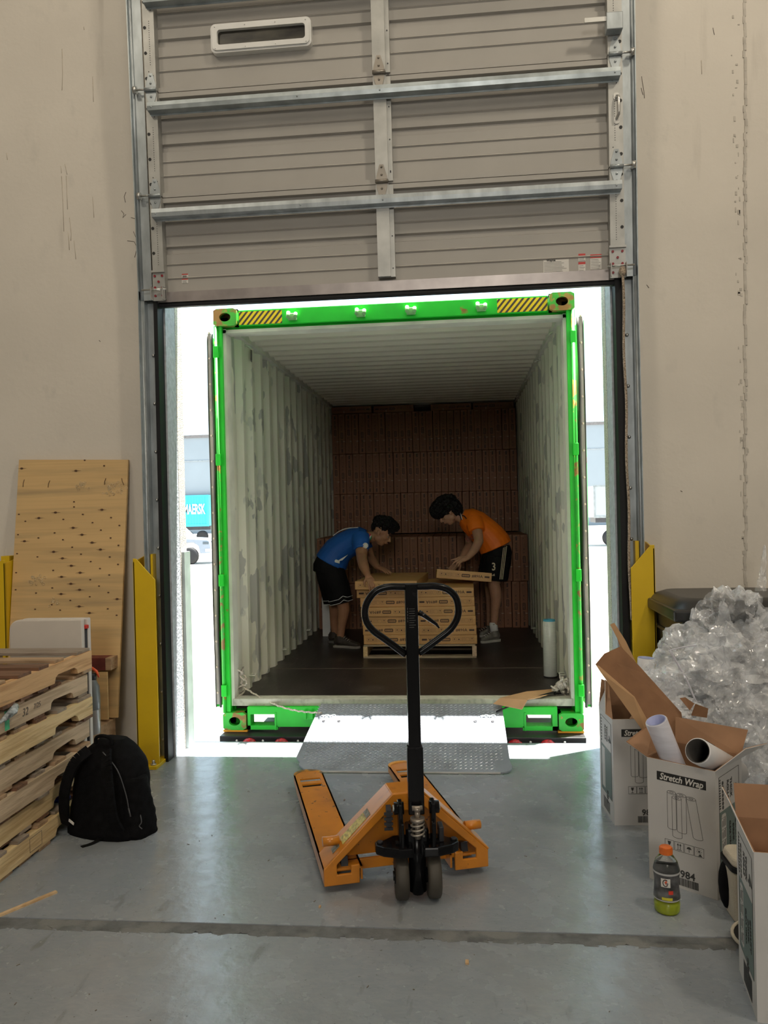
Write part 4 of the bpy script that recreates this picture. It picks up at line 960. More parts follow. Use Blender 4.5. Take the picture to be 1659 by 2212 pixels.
q=MB(); q.tube(catmull([Vector((-.05,-.03,.455)),Vector((-.045,-.03,.488)),Vector((0,-.03,.50)),Vector((.045,-.03,.488)),Vector((.05,-.03,.455))],4),.0095,8); q.build('carry_loop',M['fabric'],bp,local=True)
q=MB(); q.prism([(-.155,.10),(-.10,.07),(-.097,.082),(-.152,.115)],-.153,-.150,'y'); q.build('white_tag',M['paper'],bp,local=True,label='small white printed tag')
q=MB(); P=catmull([Vector((.02,-.11,.03)),Vector((.045,-.13,.012)),Vector((.035,-.175,.003)),Vector((.01,-.225,.003))],4)
for a,b in zip(P,P[1:]): q.bar(a,b,.026,.003)
q.build('webbing_tail',M['fabric'],bp,local=True)
q=MB(); P=catmull([Vector((.05,-.10,.44)),Vector((.14,-.105,.36)),Vector((.185,-.10,.24)),Vector((.20,-.10,.17))],5); q.tube(P,.003,5); q.tube([(.20,-.10,.17),(.215,-.105,.13)],.004,5); q.tube(catmull([Vector((.23,-.05,.13)),Vector((.245,-.06,.09)),Vector((.235,-.065,.07)),Vector((.255,-.07,.06))],4),.003,5); q.build('zip',mat('grey_zip',(.08,.08,.085),.5),bp,local=True)
# splinter of wood on the floor and small debris
a,b=atZ(-20,1985,.004),atZ(122,1926,.004)
q=MB(); q.bar(a,b,.016,.008); q.build('wood_splinter',WY[0],label='long thin wood splinter lying on the floor at the lower left',cat='wood splinter')
for x,y,w_,l_,lb in ((1009,2080,.012,.022,'small pale wood chip resting by the floor joint'),(691,1960,.008,.014,'tiny white chip on the floor near the left frame corner of the pallet jack'),(744,1729,.008,.014,'dark curled scrap on the floor inside the pallet jack forks')):
    p=atZ(x,y,0); q=MB(); q.box(p.x-w_/2,p.x+w_/2,p.y-l_/2,p.y+l_/2,0,.006,bev=.001); q.build('wood_chip',WY[0] if 'dark' not in lb else M['scuff'],label=lb,cat='debris',group='scraps on the floor')
# bright blue bottle cap glimpsed in the pallet stack
q=MB(); p=atX(135,1727,-2.0); q.box(p.x-.04,p.x+.03,p.y-.03,p.y+.03,p.z-.008,p.z+.012,bev=.004); q.build('blue_wrapper',mat('bright_blue_plastic',(.02,.05,.75),.25,var=.5,scale=80),label='scrap of bright blue plastic tucked between the lower pallets beside the backpack',cat='wrapper')
# ================================================================ right side: stretch wrap boxes
from mathutils import noise as NZ
M['boxw']=mat('white_carton_face',(.60,.59,.58),.55,var=.03,scale=6); layer(M['boxw'],(.46,.44,.42),4,.62,.8,fac=.4)
M['boxin']=mat('brown_carton_inside',(.36,.20,.11),.75,var=.08,scale=9)
M['greyp']=mat('grey_green_print_panel',(.16,.22,.21),.6,var=.04)
M['line']=mat('thin_black_print',(.05,.05,.05),.6,var=0)
def film_box(name,label,loc,yaw,w,d,h,flaps,front=True,side=None,group=None,content=True):
    b=thing(name,label,'cardboard box',loc,(0,0,yaw),group or 'stretch wrap boxes'); m=WM[b.name]; t=.004
    q=MB(); ou=[(0,0),(w,0),(w,d),(0,d)]; inn=[(t,t),(w-t,t),(w-t,d-t),(t,d-t)]
    V=[q.bm.verts.new((x,y,z)) for z in (0,h) for x,y in ou]+[q.bm.verts.new((x,y,z)) for z in (h,.006) for x,y in inn]
    def F(ix,mi): f=q.bm.faces.new([V[i] for i in ix]); f.material_index=mi
    F((3,2,1,0),0)
    for i in range(4):
        j=(i+1)%4; F((i,j,4+j,4+i),0); F((4+i,4+j,8+j,8+i),1); F((8+i,8+j,12+j,12+i),1)
    F((12,13,14,15),1)
    q.build('box_body',[M['boxw'],M['boxin']],b,local=True,recalc=True)
    for fl in flaps:
        P=[Vector(p) for p in fl]; n=Vector((0,0,0))
        for i in range(len(P)): n+=P[i].cross(P[(i+1)%len(P)])
        n.normalize()
        # the points run so that the normal looks to the white outer side
        q=MB(); q.slab([p+n*.0022 for p in P],.0022); q.mi=1; q.slab(P,.0022); q.build('flap',[M['boxw'],M['boxin']],b,local=True)
    if front:
        q=MB(); q.box(.15*w,.87*w,-.0012,.0002,h*.835,h*.905); bar=q.build('title_bar',M['ink'],b,local=True)
        text('Stretch Wrap',.0365,m@frame_m((w*.51,-.0018,h*.868),(1,0,0),(0,0,1)),M['paper'],b,name='title_lettering',shear=.25,bold=.0008,sx=.86)
        q=MB(); y=-.0006
        def tu(pts): q.tube([(x*w,y,z*h) for x,z in pts],.0007,4)
        def roll(x0,x1,z1,z0,dx=0):
            c=(x0+x1)/2; r=(x1-x0)/2
            tu([(c+r*math.cos(a),z1+.014*math.sin(a)) for a in [R(i*24) for i in range(16)]]); tu([(c+r*.45*math.cos(a),z1+.006*math.sin(a)) for a in [R(i*36) for i in range(11)]])
            tu([(x0,z1),(x0+dx,z0)]); tu([(x1,z1),(x1+dx,z0)]); tu([(c+dx+r*math.cos(a),z0+.014*math.sin(a)) for a in [R(180+i*20) for i in range(10)]])
        roll(.30,.43,.755,.47); roll(.37,.51,.72,.41); roll(.44,.58,.75,.46); roll(.58,.72,.74,.44,.09)
        # handling symbols
        for k in range(4):
            x0=(.25+k*.145)*w; x1=x0+.135*w; z0=h*.295; z1=z0+.036
            for a in ((x0,x1,z0,z0+.0009),(x0,x1,z1-.0009,z1),(x0,x0+.0009,z0,z1),(x1-.0009,x1,z0,z1)): q.box(a[0],a[1],-.0010,.0002,a[2],a[3])
            c=(x0+x1)/2; e=-.0010
            if k==0:
                q.prism([(c-.007,z1-.006),(c+.007,z1-.006),(c+.004,z0+.018),(c,z0+.015),(c-.004,z0+.018)],e,0); q.box(c-.0009,c+.0009,e,0,z0+.007,z0+.017); q.box(c-.006,c+.006,e,0,z0+.005,z0+.007)
            elif k==1:
                for dd in (-.005,.005):
                    q.box(c+dd-.0008,c+dd+.0008,e,0,z0+.008,z1-.012); q.prism([(c+dd-.004,z1-.013),(c+dd+.004,z1-.013),(c+dd,z1-.005)],e,0)
                q.box(c-.010,c+.010,e,0,z0+.005,z0+.0065)
            elif k==2:
                q.prism([(c-.010,z0+.019),(c-.006,z0+.026),(c,z0+.028),(c+.006,z0+.026),(c+.010,z0+.019)],e,0); q.box(c-.0007,c+.0007,e,0,z0+.006,z0+.02)
            else:
                q.cyl((c,e,z0+.021),(c,0,z0+.021),.0035,10)
                for i in range(8): a=i*PI/4; q.bar((c+.006*math.cos(a),-.0005,z0+.021+.006*math.sin(a)),(c+.011*math.cos(a),-.0005,z0+.021+.011*math.sin(a)),.0008,.0008,(0,1,0))
                q.prism([(c-.004,z0+.003),(c+.012,z0+.003),(c+.004,z0+.012)],e,0)
        rr=random.Random(8); x=.40*w
        while x<.73*w: k_=rr.choice((.0012,.002,.003)); q.box(x,x+k_,-.001,.0002,h*.025,h*.085); x+=k_+rr.choice((.0012,.0022))
        q.build('printed_drawing',M['line'],b,local=True,recalc=False)
        text('984',.040,m@frame_m((w*.58,-.0012,h*.118),(1,0,0),(0,0,1)),M['line'],b,name='number_print',bold=.0008)
    if side:
        # printed side panel: origin o, u along the face, v up; design as on the long narrow side
        o,u,L=side; o=Vector(o); u=Vector(u); n=u.cross(Vector((0,0,1)))
        fm=frame_m(o,u,(0,0,1))   # z of this frame looks out of the face
        q=MB(); 
        def bx(a,b2,c,d,e=.0010): q.box(a*L,b2*L,c*h,d*h,-.0002,e,fm)
        for a in ((.12,.88,.20,.2025),(.12,.88,.93,.9325),(.12,.128,.20,.93),(.872,.88,.20,.93)): bx(*a)
        rr=random.Random(3)
        for i in range(7): q.lathe([(.0065,0),(.0075,0),(.0075,.001),(.0065,.001)],n=12,m=fm@Matrix.Translation((L*.26,h*(.68+.032*i),0)))
        x=.30
        zz=.03
        while zz<.16: k_=rr.choice((.0025,.004,.006)); bx(.30,.75,zz,zz+k_); zz+=k_+rr.choice((.003,.004))
        zz=.70
        for i in range(12): bx(.14,.18,.68+.02*i,.69+.02*i)
        q.build('side_print',M['line'],b,local=True,recalc=False)
        q=MB(); bx(.135,.865,.205,.655,.0006); q.build('grey_panel',M['greyp'],b,local=True)
        q=MB(); q.prism([(a*L,c*h) for a,c in rrect(.19,.36,.24,.63,.04)],-.0002,.0011,'z',fm); pw_=q.build('white_data_panel',M['boxw'],b,local=True)
        q=MB(); 
        for i in range(4):
            for j in range(3): bx(.22+.045*j,.235+.045*j,.26+.09*i,.31+.09*i+.01*j,.0016)
            bx(.19,.36,.33+.09*i,.332+.09*i,.0016)
        q.build('data_print',M['line'],pw_,local=True,recalc=False)
        wm=m@fm
        def vt(s,sz,uu,vv,mt=M['line'],b_=.0006): text(s,sz,wm@Matrix.Translation((uu*L,vv*h,.0012))@Matrix.Rotation(-PI/2,4,'Z'),mt,b,name='side_lettering',bold=b_)
        vt('4',.075,.76,.77); vt('THICK',.026,.56,.80); vt('ROLLS',.026,.44,.80)
        vt('QUALITY',.024,.74,.43,M['ink']); vt('SHRINK',.020,.62,.43,M['ink']); vt('CLEAR WRAP',.018,.50,.43,M['ink'])
        vt('984',.045,.55,.185)
    return b
# box A: the one in front with the title bar
ax,ay=.734,3.289; yA=math.atan2(-.172,.215); w,d,h=.275,.27,.495
fa=[[(.0,0,h),(-.008,d,h),(-.12,d-.03,h+.07),(-.135,.02,h+.05)][::-1],
    [(0,d,h),(w,d,h),(w+.01,d+.02,h+.115),(-.005,d+.015,h+.13)][::-1],
    [(w,0,h),(w,d,h),(w+.10,d-.02,h+.10),(w+.055,.03,h+.035)],
    ]
bA=film_box('stretch_wrap_box','open white stretch wrap box full of film rolls, standing behind the sports drink bottle',(ax,ay,0),yA,w,d,h,[],side=((w,0,0),(0,1,0),d))
mA=WM[bA.name]
def flap(b,P,mat_out='boxw'):
    P=[Vector(p) for p in P]; n=Vector((0,0,0))
    for i in range(len(P)): n+=P[i].cross(P[(i+1)%len(P)])
    n.normalize(); q=MB(); q.slab([p+n*.0022 for p in P],.0022); q.mi=1; q.slab(P,.0022); return q.build('flap',[M['boxw'],M['boxin']],b,local=True,recalc=True)
flap(bA,[(0,0,h),(-.075,-.03,h+.055),(-.06,d*.75,h+.10),(0,d,h)])
flap(bA,[(0,d,h),(-.01,d+.03,h+.10),(w+.015,d+.04,h+.095),(w,d,h)])
flap(bA,[(w,0,h),(w,d,h),(w+.09,d+.03,h+.055),(w+.085,d*.30,h+.085)])
flap(bA,[(0,0,h),(w,0,h),(w-.01,.045,h-.02),(0.0,.04,h-.02)][::-1])
# box B: behind to the left
bxB=(.697,3.822,0); bB=film_box('stretch_wrap_box','open white stretch wrap box partly hidden behind the front one, nearest the doorway',bxB,R(3.5),.275,.27,.505,[],side=None)
mB=WM[bB.name]
q=MB(); 
# its left face carries the printed panel
o=Vector((0,.27,0)); fmB=frame_m(o,(0,-1,0),(0,0,1))
def bxs(q,a,b2,c,d_,e=.0010): q.box(a*.27,b2*.27,c*.505,d_*.505,-.0002,e,fmB)
for a in ((.12,.88,.20,.2025),(.12,.88,.93,.9325),(.12,.135,.20,.93),(.865,.88,.20,.93)): bxs(q,*a)
for i in range(8): bxs(q,.15,.2,.68+.03*i,.69+.03*i); bxs(q,.25,.7,.04+.014*i,.047+.014*i)
q.build('side_print',M['line'],bB,local=True,recalc=False)
q=MB(); bxs(q,.14,.86,.205,.655,.0006); q.build('grey_panel',M['greyp'],bB,local=True)
q=MB(); bxs(q,.19,.40,.24,.63,.0011); q.build('white_data_panel',M['boxw'],bB,local=True)
for s_,sz,uu,vv in (('4',.075,.76,.77),('THICK',.026,.58,.80),('ROLLS',.026,.46,.80),('984',.045,.55,.185)):
    text(s_,sz,mB@fmB@Matrix.Translation((uu*.27,vv*.505,.0012))@Matrix.Rotation(-PI/2,4,'Z'),M['line'],bB,name='side_lettering',bold=.0006)
hB=.505
flap(bB,[(0,0,hB),(-.025,.03,hB+.02),(.03,.25,hB+.135),(.05,.27,hB+.11),(0.0,.27,hB)])
flap(bB,[(0,.27,hB),(.02,.29,hB+.13),(.20,.29,hB+.05),(.275,.27,hB)])
flap(bB,[(.08,0,hB),(.275,0,hB),(.275,.16,hB+.045),(.16,.12,hB+.04)][::-1])
# box C: lower right, cut by the frame
a=Vector((.833,2.393,0)); bC_=Vector((.872,2.658,0)); dC=(a-bC_).normalized()
# front edge faces the camera's left; local x runs from the camera side to the right
yC=math.atan2(dC.x,-dC.y); 
bC=film_box('stretch_wrap_box','open white stretch wrap box at the lower right, nearest the camera',(a.x,a.y,0),math.atan2(.039,.265)*-1,.27,.268,.50,[],front=False,side=((0,.268,0),(0,-1,0),.268))
hC=.50
flap(bC,[(0,0,hC),(-.03,.20,hC+.075),(-.035,.30,hC+.085),(0,.268,hC)])
flap(bC,[(0,.268,hC),(.0,.30,hC+.10),(.27,.30,hC+.10),(.27,.268,hC)])
q=MB(); q.box(.01,.26,.01,.258,hC-.15,hC-.13); q.build('inner_divider',M['boxin'],bC,local=True)
# ------- rolls in and around the boxes
M['wfilm']=mat('white_film_roll',(.66,.66,.74),.28,var=.05,scale=10,stretch=(1,1,8))
M['tubew']=mat('white_core_tube',(.70,.70,.72),.5,var=.03)
def roll_tube(name,label,ctr,tail,r,ri,mt,inner,L=None):
    ctr,tail=Vector(ctr),Vector(tail); d=(ctr-tail).normalized(); z=d; x=z.orthogonal().normalized(); y=z.cross(x); L=(ctr-tail).length
    m=Matrix(((x.x,y.x,z.x,tail.x),(x.y,y.y,z.y,tail.y),(x.z,y.z,z.z,tail.z),(0,0,0,1)))
    t_=thing(name,label,'film roll',tail,group='loose film rolls')
    q=MB(); q.lathe([(ri,L-.10),(ri,L),(r-.002,L),(r,L-.003),(r,0),(ri,0)],n=32,m=m,cap=False); o=q.build('film',mt,t_)
    q=MB(); q.lathe([(ri-.001,L-.20),(ri-.001,L+.001),(ri+.002,L+.001)],n=32,m=m,cap=False); q.build('core',inner,t_); return t_,m,L
t1,m1_,L1=roll_tube('film_roll','white film roll leaning out to the left in the front stretch wrap box',atY(1417,1556,3.25),atY(1500,1762,3.33),.044,.037,M['wfilm'],mat('pale_blue_core',(.42,.46,.75),.5))
t2,m2_,L2=roll_tube('film_roll','open ended white roll with a dark hollow core in the front stretch wrap box',atY(1507,1622,3.13),atY(1590,1668,3.42),.050,.044,M['tubew'],mat('dark_core_inside',(.05,.045,.04),.8))
for k,(s_,v) in enumerate((('Fragile',.0),('Handle',.5),('With care',1.0))):
    aa=R(-95+0*v); 
q=MB()
for i in range(4):
    for j in range(8):
        ang=R(200+i*9); zz=L2-.03-j*.012; q.box(-.0012,.0012,-.0004,.0008,0,.008,m2_@Matrix.Rotation(ang,4,'Z')@Matrix.Translation((.0505,0,zz)))
q.build('roll_print',M['line'],t2)
t3,m3_,L3=roll_tube('film_roll','white core tube standing up behind the folded cardboard, near the yellow guard',atY(1396,1421,3.95),atY(1389,1520,3.95)+Vector((0,0,-.12)),.041,.037,M['tubew'],mat('blue_core_inside',(.40,.45,.68),.5))
q=MB(); q.box(-.012,.012,-.0004,.0010,-.004,.003,m3_@Matrix.Rotation(0,4,'Z')@Matrix.Translation((0,0,L3-.10))); bpy.data.meshes
q.bm.free()
# folded corrugated cardboard standing in box B
def sheet(label,pix,t=.006,mt='cardd',extra=None):
    P=[atY(x,y,Y) for x,y,Y in pix]; o=thing('corrugated_cardboard',label,'cardboard',min(P,key=lambda p:p.z))
    q=MB(); n=len(P)
    c=sum(P,Vector())/n; V=P
    q.slab(P,t); q.build('sheet',M[mt],o)
    if extra:
        E_=[atY(x,y,Y) for x,y,Y in extra]; q=MB(); q.slab(E_,t); q.build('folded_edge',M['card'],o)
    return o
sheet('wide dark strip of folded corrugated cardboard poking up from the boxes toward the doorway',[(1286,1435,3.60),(1305,1412,3.64),(1339,1397,3.70),(1380,1440,3.70),(1425,1492,3.68),(1470,1540,3.64),(1480,1600,3.60),(1420,1600,3.56),(1340,1500,3.58)],extra=[(1286,1435,3.60),(1340,1500,3.575),(1420,1600,3.55),(1398,1592,3.53),(1369,1507,3.54),(1297,1452,3.57)])
sheet('narrow upright strip of brown cardboard in front of the yellow guard',[(1318,1349,3.9),(1327,1345,3.9),(1352,1385,3.88),(1373,1429,3.86),(1366,1440,3.86),(1340,1400,3.88),(1333,1378,3.9)],mt='card')
# white strap strip sticking out of the film
q=MB(); q.tube(catmull([atY(1503,1516,3.7),atY(1484,1470,3.7),atY(1466,1438,3.7),atY(1447,1405,3.7)],4),.0045,6); q.tube(catmull([atY(1447,1405,3.7),atY(1475,1398,3.75),atY(1504,1394,3.8)],4),.0035,6); q.build('plastic_strap',M['wfilm'],label='white plastic strap bent at a point in front of the film heap',cat='strap')
# ------- crumpled clear stretch film
fm_=bpy.data.materials.new('clear_stretch_film'); fm_.use_nodes=True; nt=fm_.node_tree; b=nt.nodes['Principled BSDF']
b.inputs['Base Color'].default_value=(.95,.97,1,1); b.inputs['Roughness'].default_value=.08; b.inputs['Specular IOR Level'].default_value=1; b.inputs['IOR'].default_value=1.8
tc=nd(nt,'ShaderNodeTexCoord'); no=nd(nt,'ShaderNodeTexNoise'); no.inputs['Scale'].default_value=7; no.inputs['Detail'].default_value=5; no.inputs['Distortion'].default_value=.5; nt.links.new(tc.outputs['Object'],no.inputs[0])
mr=nd(nt,'ShaderNodeMapRange'); mr.inputs['From Min'].default_value=.42; mr.inputs['From Max'].default_value=.68; mr.inputs['To Min'].default_value=.14; mr.inputs['To Max'].default_value=.66; nt.links.new(no.outputs[0],mr.inputs[0]); nt.links.new(mr.outputs[0],b.inputs['Alpha'])
n2=nd(nt,'ShaderNodeTexNoise'); n2.inputs['Scale'].default_value=14; n2.inputs['Detail'].default_value=3; n2.inputs['Distortion'].default_value=.8; nt.links.new(tc.outputs['Object'],n2.inputs[0]); bpn=nd(nt,'ShaderNodeBump'); bpn.inputs['Strength'].default_value=.9; bpn.inputs['Distance'].default_value=.02; nt.links.new(n2.outputs[0],bpn.inputs['Height']); nt.links.new(bpn.outputs[0],b.inputs['Normal'])
M['film']=fm_
def crumple(q,c,rad,sd,amp=.32,sub=5):
    r=bmesh.ops.create_icosphere(q.bm,subdivisions=sub,radius=1)
    for v in r['verts']:
        p=v.co.copy(); n=p*1.6+Vector((sd*3.1,sd*1.7,sd))
        f=0; a=amp; s=1.1
        for o in range(3):
            f+=a*(1-3*abs(NZ.noise(n*s))); s*=2.3; a*=.45
        k=1+f*.75
        k2=Vector((NZ.noise(n*4+Vector((9,0,0))),NZ.noise(n*4+Vector((0,9,0))),NZ.noise(n*4+Vector((0,0,9)))))*.06
        p=(p*k+k2); v.co=Vector((c[0]+p.x*rad[0],c[1]+p.y*rad[1],c[2]+p.z*rad[2]))
        if v.co.z<.01: v.co.z=.01+.002*abs(p.x)
        if v.co.y>4.78: v.co.y=4.78
def heap(name,label,blobs):
    q=MB()
    for i,(x,y,Y,rx,rz,sub) in enumerate(blobs):
        c=atY(x,y,Y); k=Y/1700; crumple(q,c,(rx*k,(rx+rz)*.45*k,rz*k),i+len(name)*.37,sub=sub)
    o=q.build(name,M['film'],recalc=False); tag(o,label,'stretch film',kind='stuff'); return o
heap('crumpled_stretch_film','large heap of crumpled clear stretch film in front of the black bin',[(1585,1365,4.0,62,78,5),(1500,1425,3.95,68,62,5),(1600,1460,3.9,85,85,5),(1520,1500,3.8,85,70,5),(1650,1420,4.0,60,70,5),(1610,1570,3.75,75,80,5),(1560,1640,3.8,70,90,5),(1640,1680,3.7,70,100,5),(1440,1470,3.85,42,40,4)])
q=MB(); 
for (tx,ty,bx0,by0,w0) in ((1500,1315,1512,1420,.085),(1452,1360,1490,1430,.085),(1420,1403,1470,1440,.055),(1560,1300,1570,1390,.07),(1652,1180,1640,1330,.04)):
    a=atY(tx,ty,3.95 if ty>1200 else 4.5); b_=atY(bx0,by0,3.92 if ty>1200 else 4.4)
    nseg=10; Vv=[]
    for i in range(nseg+1):
        t=i/nseg; c=a+(b_-a)*t; ww=w0*(.12+.88*t)
        Vv.append([q.bm.verts.new(c+Vector((ww*math.cos(k*PI/4)*(1+.3*math.sin(k*5+i)),ww*.6*math.sin(k*PI/4)+.012*math.sin(i*3+k*2),.012*math.sin(k*3+i*2)))) for k in range(8)])
    for i in range(nseg):
        for k in range(8): q.bm.faces.new((Vv[i][k],Vv[i][(k+1)%8],Vv[i+1][(k+1)%8],Vv[i+1][k]))
tag(q.build('twisted_film_peaks',M['film'],recalc=False),'pointed twists of clear film rising from the left of the film heap','stretch film',kind='stuff')
mw=mat('milky_foam_film',(.72,.73,.76),.4,var=.1,scale=20,bump=.8,bscale=60)
q=MB(); crumple(q,atY(1425,1490,3.85),(.10,.08,.09),4.4,amp=.18,sub=4); crumple(q,atY(1475,1535,3.75),(.08,.08,.06),7.4,amp=.2,sub=4)
tag(q.build('milky_film_bundle',mw,recalc=False),'bundle of milky white plastic film between the cardboard strip and the clear heap','plastic film',kind='stuff')
for lb,pix in (('small bent piece of brown cardboard caught in the film, left of the pair',[(1468,1508,3.62),(1480,1506,3.62),(1500,1520,3.60),(1490,1535,3.60)]),('square piece of brown cardboard sticking out of the film above the front box',[(1502,1520,3.58),(1529,1530,3.60),(1526,1550,3.6),(1493,1545,3.58)])):
    P=[atY(*p) for p in pix]; q=MB(); q.slab(P,.004); q.build('cardboard_scrap',M['cardd'],label=lb,cat='cardboard')
# ------- wheeled bin by the wall
M['binp']=mat('black_bin_plastic',(.022,.022,.022),.35,var=.2,scale=6)
bn=thing('wheeled_bin','black plastic waste bin with domed lid against the wall behind the film heap','waste bin',(1.40,4.35,0))
x0,x1,y0,y1=1.10,1.74,4.08,4.70
q=MB()
for (z0,z1,e0,e1) in ((0.05,.93,.05,0),):
    P0=[(x0+e0,y0+e0),(x1-e0,y0+e0),(x1-e0,y1-e0),(x0+e0,y1-e0)]; P1=[(x0,y0),(x1,y0),(x1,y1),(x0,y1)]
    vs=[Vector((x,y,z0)) for x,y in P0]+[Vector((x,y,z1)) for x,y in P1]
    q._f(vs,[(3,2,1,0),(4,5,6,7)]+[(i,(i+1)%4,4+(i+1)%4,4+i) for i in range(4)])
for i in range(3): q.box(x0-.006,x1+.006,y0-.006,y1+.006,.30+.26*i,.325+.26*i)
q.build('bin_body',M['binp'],bn,mods=[('BEVEL',{'width':.012,'segments':2})])
q=MB(); q.box(x0-.05,x1+.05,y0-.04,y1+.02,.93,.99,bev=.012); 
def rr2_(x0,x1,y0,y1,r): return [(x,y) for x,y in rrect(x0,x1,y0,y1,r,4)]
L_=[(rr2_(x0-.035,x1+.035,y0-.02,y1,.08),.985),(rr2_(x0-.01,x1+.01,y0+.01,y1-.03,.09),1.02),(rr2_(x0+.03,x1-.03,y0+.06,y1-.07,.09),1.038)]
rings=[[q.bm.verts.new((x,y,z)) for x,y in P] for P,z in L_]
for A_,B_ in zip(rings,rings[1:]):
    for i in range(len(A_)): f=q.bm.faces.new((A_[i],A_[(i+1)%len(A_)],B_[(i+1)%len(A_)],B_[i])); f.smooth=True
q.bm.faces.new(rings[-1]); q.build('bin_lid',M['binp'],bn)
q=MB(); q.box(x1-.18,x1+.02,y0-.010,y0-.004,.82,.87,bev=.002); q.build('green_stripe',mat('green_plastic',(.01,.40,.18),.4),bn)
for sx_ in (x0+.12,x1-.12):
    q=MB(); q.cyl((sx_-.02,y1-.06,.06),(sx_+.02,y1-.06,.06),.06,18); q.build('bin_wheel',M['black'],bn)
# ------- beige cooler bag and black pouch
cb_=thing('cooler_bag','beige cooler bag with black trim between the two white stretch wrap boxes','cooler bag',(1.00,2.98,0))
M['beige']=mat('beige_canvas',(.58,.52,.42),.8,var=.08,scale=10,bump=.3,bscale=150)
def rbox(q,x0,x1,y0,y1,z0,z1,r=.04,k=1.0):
    P=rrect(x0,x1,y0,y1,r,5); cx,cy=(x0+x1)/2,(y0+y1)/2; n=len(P)
    vs=[Vector((x,y,z0)) for x,y in P]+[Vector((cx+(x-cx)*k,cy+(y-cy)*k,z1)) for x,y in P]
    q._f(vs,[list(range(n-1,-1,-1)),list(range(n,2*n))]+[[i,(i+1)%n,n+(i+1)%n,n+i] for i in range(n)])
q=MB(); rbox(q,.955,1.16,2.93,3.09,0,.185,k=1.05); q.build('bag_body',M['beige'],cb_,mods=[('BEVEL',{'width':.008,'segments':2,'limit_method':'ANGLE'})])
q=MB(); rbox(q,.946,1.169,2.922,3.098,.186,.203); q.build('black_trim',M['black'],cb_)
q=MB(); rbox(q,.95,1.165,2.926,3.094,.2035,.232,k=.93); q.build('bag_lid',M['beige'],cb_,mods=[('BEVEL',{'width':.008,'segments':2,'limit_method':'ANGLE'})])
q=MB(); q.tube(catmull([Vector((.99,2.95,.235)),Vector((1.01,2.97,.255)),Vector((1.05,2.96,.24)),Vector((1.09,2.95,.236))],4),.0025,5); q.tube(catmull([Vector((1.045,2.93,.12)),Vector((1.03,2.915,.15)),Vector((1.045,2.915,.165)),Vector((1.09,2.92,.165))],4),.006,6); q.build('cord_handle',M['black'],cb_)
q=MB(); q.ball((.958,3.04,.10),.05,14,(.55,.9,1.8)); q.build('black_pouch',M['fabric'],label='black fabric bundle squeezed between the front box and the beige cooler bag',cat='bag')
p=atZ(1600,2000,0.0)
rg=thing('round_tray','shallow dark round tray with pale rim on the floor behind the nearest box','tray',(1.03,2.80,0))
q=MB(); q.lathe([(0,.004),(.11,.004),(.125,.03)],loc=(0,0,0),n=32); q.build('tray',M['black'],rg,local=True); q=MB(); q.tube([(.127*math.cos(t),.127*math.sin(t),.03) for t in [i*PI/16 for i in range(32)]],.006,6,closed=True); q.build('rim',M['beige'],rg,local=True)
# ------- sports drink bottle
bo=thing('drink_bottle','clear plastic sports drink bottle with orange cap, nearly empty, on the floor','bottle',(.738,3.03,0))
M['pet']=mat('clear_bottle_plastic',(.93,.95,.95),.05,var=.0,trans=1.0,ior=1.25)
q=MB(); q.lathe([(.0,.0),(.040,.0),(.046,.008),(.047,.035),(.044,.05),(.047,.062),(.044,.09),(.043,.12),(.047,.145),(.047,.165),(.040,.19),(.026,.210),(.020,.216),(.020,.226)],n=40); q.build('bottle_body',M['pet'],bo,local=True)
q=MB(); q.lathe([(0,.002),(.038,.002),(.0445,.009),(.0455,.034),(.043,.046),(0,.046)],n=36); q.build('drink',mat('yellow_green_drink',(.62,.72,.03),.15,var=.05,trans=.35),bo,local=True)
lbm=mat('grey_wrap_label',(.10,.10,.105),.35,var=.6,scale=25,alpha=.86)
q=MB(); q.lathe([(.0475,.052),(.0478,.062),(.0448,.09),(.0438,.12),(.0476,.148),(.0478,.160)],n=40,cap=False); q.build('wrap_label',lbm,bo,local=True)
q=MB(); q.lathe([(.0483,.150),(.0484,.157)],n=40,cap=False); q.lathe([(.0484,.054),(.0484,.058)],n=40,cap=False); q.build('label_edge_bands',mat('light_band',(.55,.55,.55),.4),bo,local=True)
def curved(q,a0,a1,z0,z1,r,n=8,z2=None):
    for i in range(n):
        t0=R(a0+(a1-a0)*i/n); t1=R(a0+(a1-a0)*(i+1)/n)
        q._f([Vector((r*math.cos(t),r*math.sin(t),z)) for t,z in ((t0,z0),(t1,z0),(t1,z1),(t0,z1))],[(0,1,2,3)])
q=MB(); curved(q,-128,-88,.108,.140,.0482); wl=q.build('white_label_patch',M['paper'],bo,local=True)
q=MB(); 
def cu(u,v,r=.0490): a=R(-108+u*58/.048*.83); return Vector((r*math.cos(a),r*math.sin(a),.124+v))
G=[cu(.011*math.cos(t)*1.0,.012*math.sin(t)) for t in [R(50+i*18) for i in range(15)]]; q.tube(G+[cu(.010,-.001),cu(.002,-.001)],.0016,5); q.build('letter_g',M['ink'],wl,local=True)
q=MB(); q._f([cu(-.002,.016,.0498),cu(.008,.003,.0498),cu(.002,.002,.0498),cu(.006,-.010,.0498),cu(-.005,.004,.0498),cu(.001,.005,.0498)],[(0,1,2,3,4,5)]); q.build('red_bolt_mark',mat('orange_red_print',(.85,.10,.02),.4),wl,local=True)
q=MB(); curved(q,-96,-76,.082,.096,.0478,5); q.build('red_flavour_mark',mat('red_print',(.75,.06,.03),.4),bo,local=True)
q=MB(); curved(q,-125,-80,.060,.070,.0488,8); q.build('yellow_band',mat('yellow_print',(.72,.66,.05),.4),bo,local=True)
q=MB(); n=30; P=[]
for i in range(60): a=2*PI*i/60; r=.0235+(.0008 if i%2 else 0); P.append((r*math.cos(a),r*math.sin(a)))
